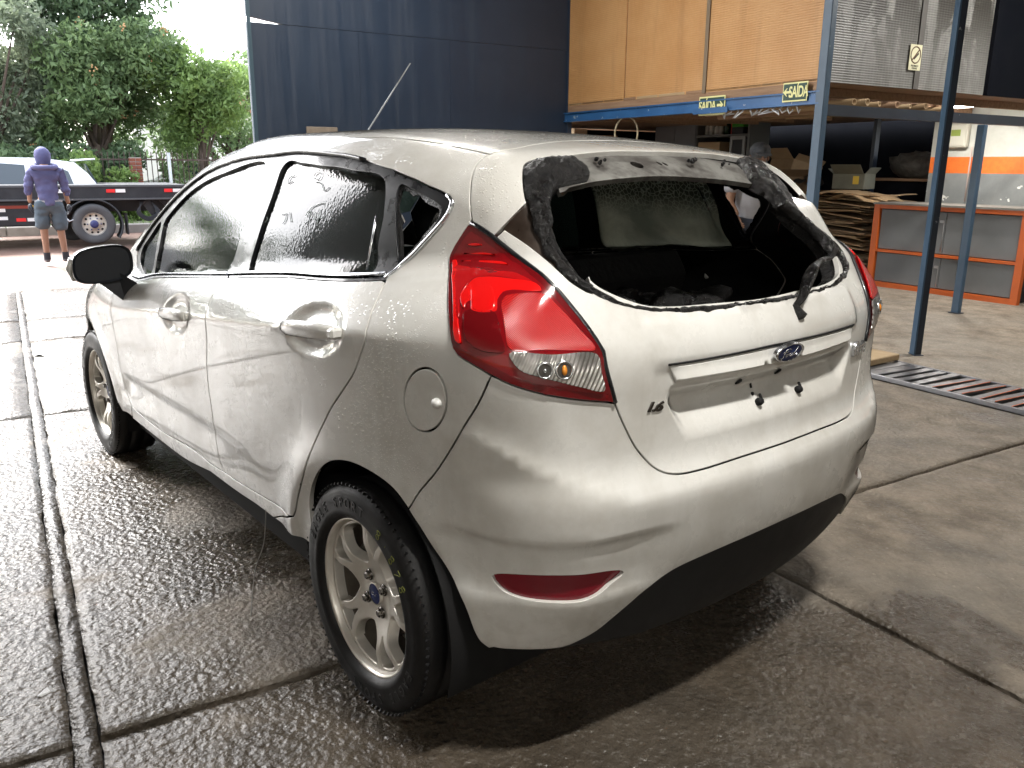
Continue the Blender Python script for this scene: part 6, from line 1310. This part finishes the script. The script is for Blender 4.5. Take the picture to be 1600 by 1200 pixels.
def small_car(X,Y,rz,label,paint,z0=0):
    t=thing('parked_car',X,Y,z0,label,'car','cars parked across the street',rz)
    # length along x (front +x); side outline extruded with inset greenhouse
    lowp=[(-1.85,.30),(-1.92,.55),(-1.90,.80),(-1.80,.93),(1.0,.95),(1.75,.80),(1.95,.62),(1.95,.32)]
    def sec(poly,w0,w1,zs,mm,nm):
        m=MB(); n=len(poly); rows=[(-w0,.0),(-w1,1),(w1,1),(w0,0)]; 
        V=[];k=len(rows)
        cx=sum(p[0] for p in poly)/n; cz=sum(p[1] for p in poly)/n
        for y,q in((-w0,.93),(-w0*.97,1.),(w0*.97,1.),(w0,.93)):
            for x,z in poly: V.append((cx+(x-cx)*q,y*(1-.0*(z)),cz+(z-cz)*q))
        Fc=[(a*n+i,a*n+(i+1)%n,(a+1)*n+(i+1)%n,(a+1)*n+i) for a in range(3) for i in range(n)]+[tuple(range(n)),tuple(range(3*n,4*n))[::-1]]
        m.add(V,Fc,0,False); return m.build(nm,mm,t)
    sec(lowp,.84,.84,0,paint,'body')
    gh=[(-1.78,.93),(-1.62,1.18),(-1.42,1.38),(-.9,1.455),(-.2,1.46),(.35,1.40),(1.05,.95)]
    m=MB(); n=len(gh); V=[]
    def wy(z): return .80-.33*(z-.93)
    for s in(-1,1):
        for x,z in gh: V.append((x,s*wy(z),z))
    m.add(V,[tuple(range(n)),tuple(range(2*n-1,n-1,-1))]+[(i,n+i,n+(i+1)%n,(i+1)%n) for i in range(n)],0,False); g_=m.build('cabin',paint,t)
    m=MB(); m.box((-1.60,0,1.43),(.36,1.0,.035),rot=Matrix.Rotation(rad(4),3,'Y'),bev=.012); m.build('roof_spoiler',paint,t)
    for s in(-1,1):
        for poly in([(-.62,.97),(-.62,1.33),(-.1,1.37),(.28,1.33),(.80,.98)],[(-.72,.97),(-.72,1.33),(-1.12,1.31),(-1.30,1.22),(-1.36,.99)]):
            m=MB(); m.prism(poly,lambda u,v,q:(u,s*(wy(v)+.006-.012*q),v)); m.build('side_glass',DG,t)
    m=MB(); m.prism([(-.62,1.36),(.62,1.36),(.68,1.0),(-.68,1.0)],lambda u,v,q:(-1.78-.012+(v-.93)*.44+.02*q,u,v)); m.build('rear_glass',DG,t)
    m=MB(); m.prism([(-.56,1.37),(.56,1.37),(.66,.98),(-.66,.98)],lambda u,v,q:(1.05-(v-.95)*1.56+.025-.02*q,u,v)); m.build('windscreen',DG,t)
    for x in(-1.25,1.2):
        for s in(-1,1):
            m=MB(); m.lathe([(.0,.09),(.19,.09),(.2,.1),(.29,.09),(.30,.05),(.30,-.09),(.0,-.09)],'y',c=(x,s*.76,.30),n=28); m.build('wheel',TIRE2,t)
    for s in(-1,1): m=MB(); m.box((-1.86,s*.66,.85),(.08,.22,.22),bev=.03); m.build('tail_light',mat('car_tail_light',(.4,.01,.01),.3),t)
    return t
small_car(16.15,1.70,rad(90),'white hatchback half hidden behind the tow truck flatbed',CW)
small_car(25.5,-3.7,rad(70),'white car parked beyond the iron fence',CW)
# fence, pillar, posts
IRON=mat('rusty_iron',(.045,.026,.02),.7,col2=(.07,.045,.036),nscale=10); BRICKM=mat('red_brick_pillar',(.20,.06,.036),.85,col2=(.15,.05,.03),nscale=12)
t=thing('iron_fence',19.5,-3.2,0,'rusty iron bar fence on a low wall across the street','fence')
m=MB(); m.box((0,.6,.40),(.18,5.2,.75)); m.build('low_wall',mat('mossy_low_wall',(.24,.20,.14),.9,col2=(.15,.14,.07),nscale=5),t)
for z in(.86,1.46): m=MB(); m.box((0,.6,z),(.03,5.1,.035)); m.build('fence_rail',IRON,t)
pr=MB(); pr.box((0,0,0),(.018,.018,.86)); me=None
for k in range(44):
    if me is None: o=pr.build('fence_bar',IRON,t); me=o.data
    else: o=bpy.data.objects.new('fence_bar',me); COL.objects.link(o); o.parent=t
    o.location=(0,-1.85+k*.115,1.20)
t=thing('brick_pillar',19.42,-1.23,0,'square red brick pillar at the end of the iron fence','pillar')
pm=None
for k in range(18):
    for j in range(2):
        mb=MB(); mb.box((0,0,0),(.26,.122,.072),bev=.006)
        if pm is None: o=mb.build('brick',BRICKM,t); pm=o.data
        else: o=bpy.data.objects.new('brick',pm); COL.objects.link(o); o.parent=t
        o.location=(.0+.004*((k*7+j*3)%3-1),(-.065+j*.13),.04+k*.083)
m=MB(); m.box((0,0,.76),(.24,.24,1.5)); m.build('mortar',mat('mortar_grey',(.25,.22,.19),.9),t)
m=MB(); m.tube([(0,0,0),(0,0,1.62)],.04,10); o=m.build('fence_post',mat('galvanised_post',(.42,.43,.42),.5,.4)); place(o,19.30,-1.95,0); tag(o,'pale metal post in front of the iron fence','post')
m=MB(); m.tube([(0,0,0),(0,.03,3.0),(0,.02,7.5)],[.12,.11,.09],14); o=m.build('utility_pole',mat('pole_wood',(.075,.042,.032),.85,col2=(.05,.03,.022),nscale=5,stretch=(3,3,.4))); place(o,22.4,.62,0); tag(o,'tall brown wooden pole rising through the trees','utility pole')
m=MB(); m.box((0,0,1.6),(7,9,3.2)); o=m.build('far_house',mat('far_house_wall',(.62,.58,.55),.8)); place(o,36,-7.5,0); tag(o,'pale house far behind the iron fence','house'); 
m=MB(); m.prism([(-5,3.2),(5,3.2),(0,4.2)],lambda u,v,q:(-3.7+7.4*q,u,v)); rr=m.build('roof',mat('far_roof_tiles',(.32,.13,.08),.8),o)
# trees
def leaf_mat(name,a,b,c):
    g=G(name); i=g.n('ShaderNodeObjectInfo'); pos=g.n('ShaderNodeNewGeometry').outputs['Position']; n=g.noise(1.4,4,.6,vec=pos); f=g.noise(14,3,.6,vec=pos)
    col=g.mix(g.rng(n,.35,.65),a,b); col=g.mix(g.math('MULTIPLY',g.rng(f,.5,.7),.6),col,c)
    g.set(color=col,rough=.5,spec=.3); tl=g.n('ShaderNodeBsdfTranslucent'); g.l(col,tl.inputs[0]); mx=g.n('ShaderNodeMixShader'); mx.inputs[0].default_value=.45; g.l(g.b.outputs[0],mx.inputs[1]); g.l(tl.outputs[0],mx.inputs[2]); g.l(mx.outputs[0],g.out.inputs[0]); return g.m
BARK=mat('tree_bark',(.07,.05,.04),.9,col2=(.11,.08,.06),nscale=8,bump=.5,bscale=20,bdist=.03)
def foliage(name,clumps,nl,ls,m_,parent,seed,aspect=2.6,droop=.5):
    """clumps: (x,y,z,rx,ry,rz); leaf quads scattered through each clump, thicker to the outside"""
    r=np.random.default_rng(seed); vol=np.array([c[3]*c[4]+c[4]*c[5]+c[3]*c[5] for c in clumps]); cnt=np.maximum(20,(nl*vol/vol.sum()).astype(int)); P=[];
    for c,n in zip(clumps,cnt):
        d=r.normal(size=(n,3)); d/=np.linalg.norm(d,axis=1)[:,None]; rad_=r.random(n)**.42; q=np.array(c[:3])+d*rad_[:,None]*np.array(c[3:])*(.8+.45*vnoise(d*2.2+c[0],1.,seed,3))[:,None]; P.append(q)
    P=np.concatenate(P); n=len(P); keep=vnoise(P,1.9,seed+5,3)>.36; P=P[keep]; n=len(P)
    L=ls*r.uniform(.6,1.35,n); Wd=L/aspect; a=r.normal(size=(n,3)); a[:,2]-=droop; a/=np.linalg.norm(a,axis=1)[:,None]; b=np.cross(a,r.normal(size=(n,3))); b/=np.linalg.norm(b,axis=1)[:,None]
    nn=np.cross(a,b); V=np.empty((n,4,3)); V[:,0]=P-a*L[:,None]/2; V[:,1]=P+b*Wd[:,None]/2+nn*.12*L[:,None]; V[:,2]=P+a*L[:,None]/2; V[:,3]=P-b*Wd[:,None]/2+nn*.12*L[:,None]
    me=bpy.data.meshes.new(name); me.vertices.add(4*n); me.vertices.foreach_set('co',V.ravel()); me.loops.add(4*n); me.loops.foreach_set('vertex_index',np.arange(4*n)); me.polygons.add(n); me.polygons.foreach_set('loop_start',np.arange(n)*4); me.update(calc_edges=True)
    return link(name,me,m_,parent)
def tree(X,Y,label,clumps,nl,ls,m_,seed,h0,name='tree',group='trees across the street',rt=.13,berries=0):
    t=thing(name,X,Y,0,label,'tree',group); r=np.random.default_rng(seed); m=MB(); top=max(c[2] for c in clumps)
    m.tube(catmull(np.array([(0,0,0),(.08,.05,h0*.5),(-.05,.1,h0),(.05,0,top*.8)]),.3),[rt*(1-.65*i/20) for i in range(len(catmull(np.array([(0,0,0),(.08,.05,h0*.5),(-.05,.1,h0),(.05,0,top*.8)]),.3)))],9)
    m.build('trunk',BARK,t)
    for c in clumps[:9]:
        m=MB(); m.tube([(0,.05,h0*r.uniform(.6,1.)),(c[0]*.5,c[1]*.5,(h0+c[2])/2-.1),(c[0]*.95,c[1]*.95,c[2])],[rt*.42,rt*.26,.012],6); m.build('limb',BARK,t)
    f=foliage('crown',clumps,nl,ls,m_,t,seed)
    if berries:
        bm_=MB(); 
        for k in range(berries):
            c=clumps[r.integers(0,len(clumps))]; d=r.normal(size=3); d/=np.linalg.norm(d); d[0]=-abs(d[0]); p=np.array(c[:3])+d*np.array(c[3:])*.95
            for j in range(7): 
                q=p+r.normal(size=3)*.07; bm_.ball(q,.024,6,4)
        o=bm_.build('blossom',mat('orange_blossom',(.34,.20,.09),.8),f); o['kind']='stuff'
    return t
def clumpset(seed,n,xr,yr,zr,s0,s1):
    r=np.random.default_rng(seed); return [(r.uniform(*xr),r.uniform(*yr),r.uniform(*zr),r.uniform(s0,s1),r.uniform(s0,s1),r.uniform(s0,s1)*.8) for _ in range(n)]
LG=leaf_mat('leaves_mid_green',(.115,.175,.075),(.165,.24,.10),(.23,.31,.14)); LD=leaf_mat('leaves_deep_green',(.085,.135,.07),(.125,.185,.09),(.17,.235,.11)); LY=leaf_mat('leaves_yellow_green',(.12,.19,.06),(.18,.27,.075),(.26,.36,.11)); LO=leaf_mat('leaves_olive',(.145,.18,.12),(.20,.24,.155),(.25,.30,.18))
tree(21.6,-.75,'big mid green tree with orange blossom behind the tow truck',clumpset(1,20,(-1.3,1.3),(-1.3,1.2),(1.6,4.6),.5,.95),15000,.17,LG,1,1.9,berries=16)
tree(22.6,-1.1,'tall dark tree rising behind the blossoming tree',clumpset(2,20,(-1,1),(-1.0,1.8),(3.6,6.4),.6,1.0),14000,.2,LD,2,2.6)
tree(21.4,1.6,'olive green feathery tree at the left by the wooden pole',clumpset(3,22,(-1.2,1.2),(-1.6,1.4),(1.4,5.2),.55,.95),18000,.15,LO,3,1.8)
tree(20.9,-3.1,'round light green tree leaning over the iron fence',clumpset(4,18,(-.9,.9),(-1.35,1.2),(1.9,3.75),.4,.75),11000,.17,LY,4,1.6,rt=.10)
tree(24.5,-4.6,'dull green tree behind the round light green one',clumpset(5,18,(-1.2,1.2),(-1.8,1.8),(1.4,4.6),.7,1.1),11000,.2,LG,5,1.8)
tree(26,3.5,'dense green tree at the far left edge',clumpset(6,16,(-1.5,1.5),(-2.2,2.0),(1.5,5.5),.7,1.2),9000,.24,LG,6,2.)
tree(25.5,.2,'dark leafy tree closing the gap behind the pole',clumpset(7,16,(-1.5,1.5),(-2.2,2.0),(1.2,4.2),.7,1.2),9000,.24,LD,7,1.6)
tree(20,6.5,'wide green tree left of the shed opening',clumpset(8,16,(-1.5,1.5),(-2.2,2.0),(1.5,4.8),.7,1.2),6000,.28,LG,8,1.8)
tree(21,11.5,'tall dark tree farthest left along the street',clumpset(9,16,(-1.5,1.5),(-2.2,2.0),(1.5,5.2),.8,1.3),6000,.28,LD,9,1.8)
def bush(X,Y,label,cl,nl,ls,m_,seed):
    t=thing('shrub',X,Y,0,label,'shrub','shrubs along the fence'); m=MB()
    for k in range(5): a=k*1.3; m.tube([(0,0,0),(.12*math.cos(a),.12*math.sin(a),.5),(.25*math.cos(a),.3*math.sin(a),.95)],[.02,.015,.008],5)
    m.build('stem',BARK,t); foliage('foliage',cl,nl,ls,m_,t,seed,2.)
bush(18.9,.35,'bright green shrub behind the white hatchback',clumpset(21,7,(-.3,.3),(-.6,.6),(.45,1.35),.3,.5),3200,.12,LY,21)
bush(18.9,-.75,'bright green shrub in front of the brick pillar',clumpset(22,7,(-.3,.3),(-.55,.5),(.35,1.15),.28,.45),3000,.12,LY,22)
bush(20.1,1.3,'dark green shrub left of the white hatchback roof',clumpset(23,8,(-.4,.4),(-.9,.9),(.5,1.7),.35,.55),3200,.14,LD,23)
bush(20.3,-.4,'deep green shrub below the blossoming tree',clumpset(24,8,(-.4,.4),(-.9,.9),(.6,1.8),.35,.6),3600,.14,LD,24)
bush(19.9,-2.3,'loose shrub tangled in the iron fence',clumpset(25,7,(-.25,.25),(-.6,.6),(.6,1.5),.25,.42),1700,.11,LG,25)
gt=foliage('weeds',[(17.95,y,.10,.18,.35,.12) for y in np.linspace(-3.5,1.8,14)],1200,.12,LY,None,31,5,-1.5); gt.rotation_euler=(0,0,BA); tag(gt,'tufts of weeds growing along the kerb','weeds',None,'stuff')
for o in bpy.data.objects:
    if o.type=='MESH' and (o.parent is CAR or (o.parent and o.parent.parent is CAR)): o.shadow_terminator_geometry_offset=.15; o.shadow_terminator_shading_offset=.12
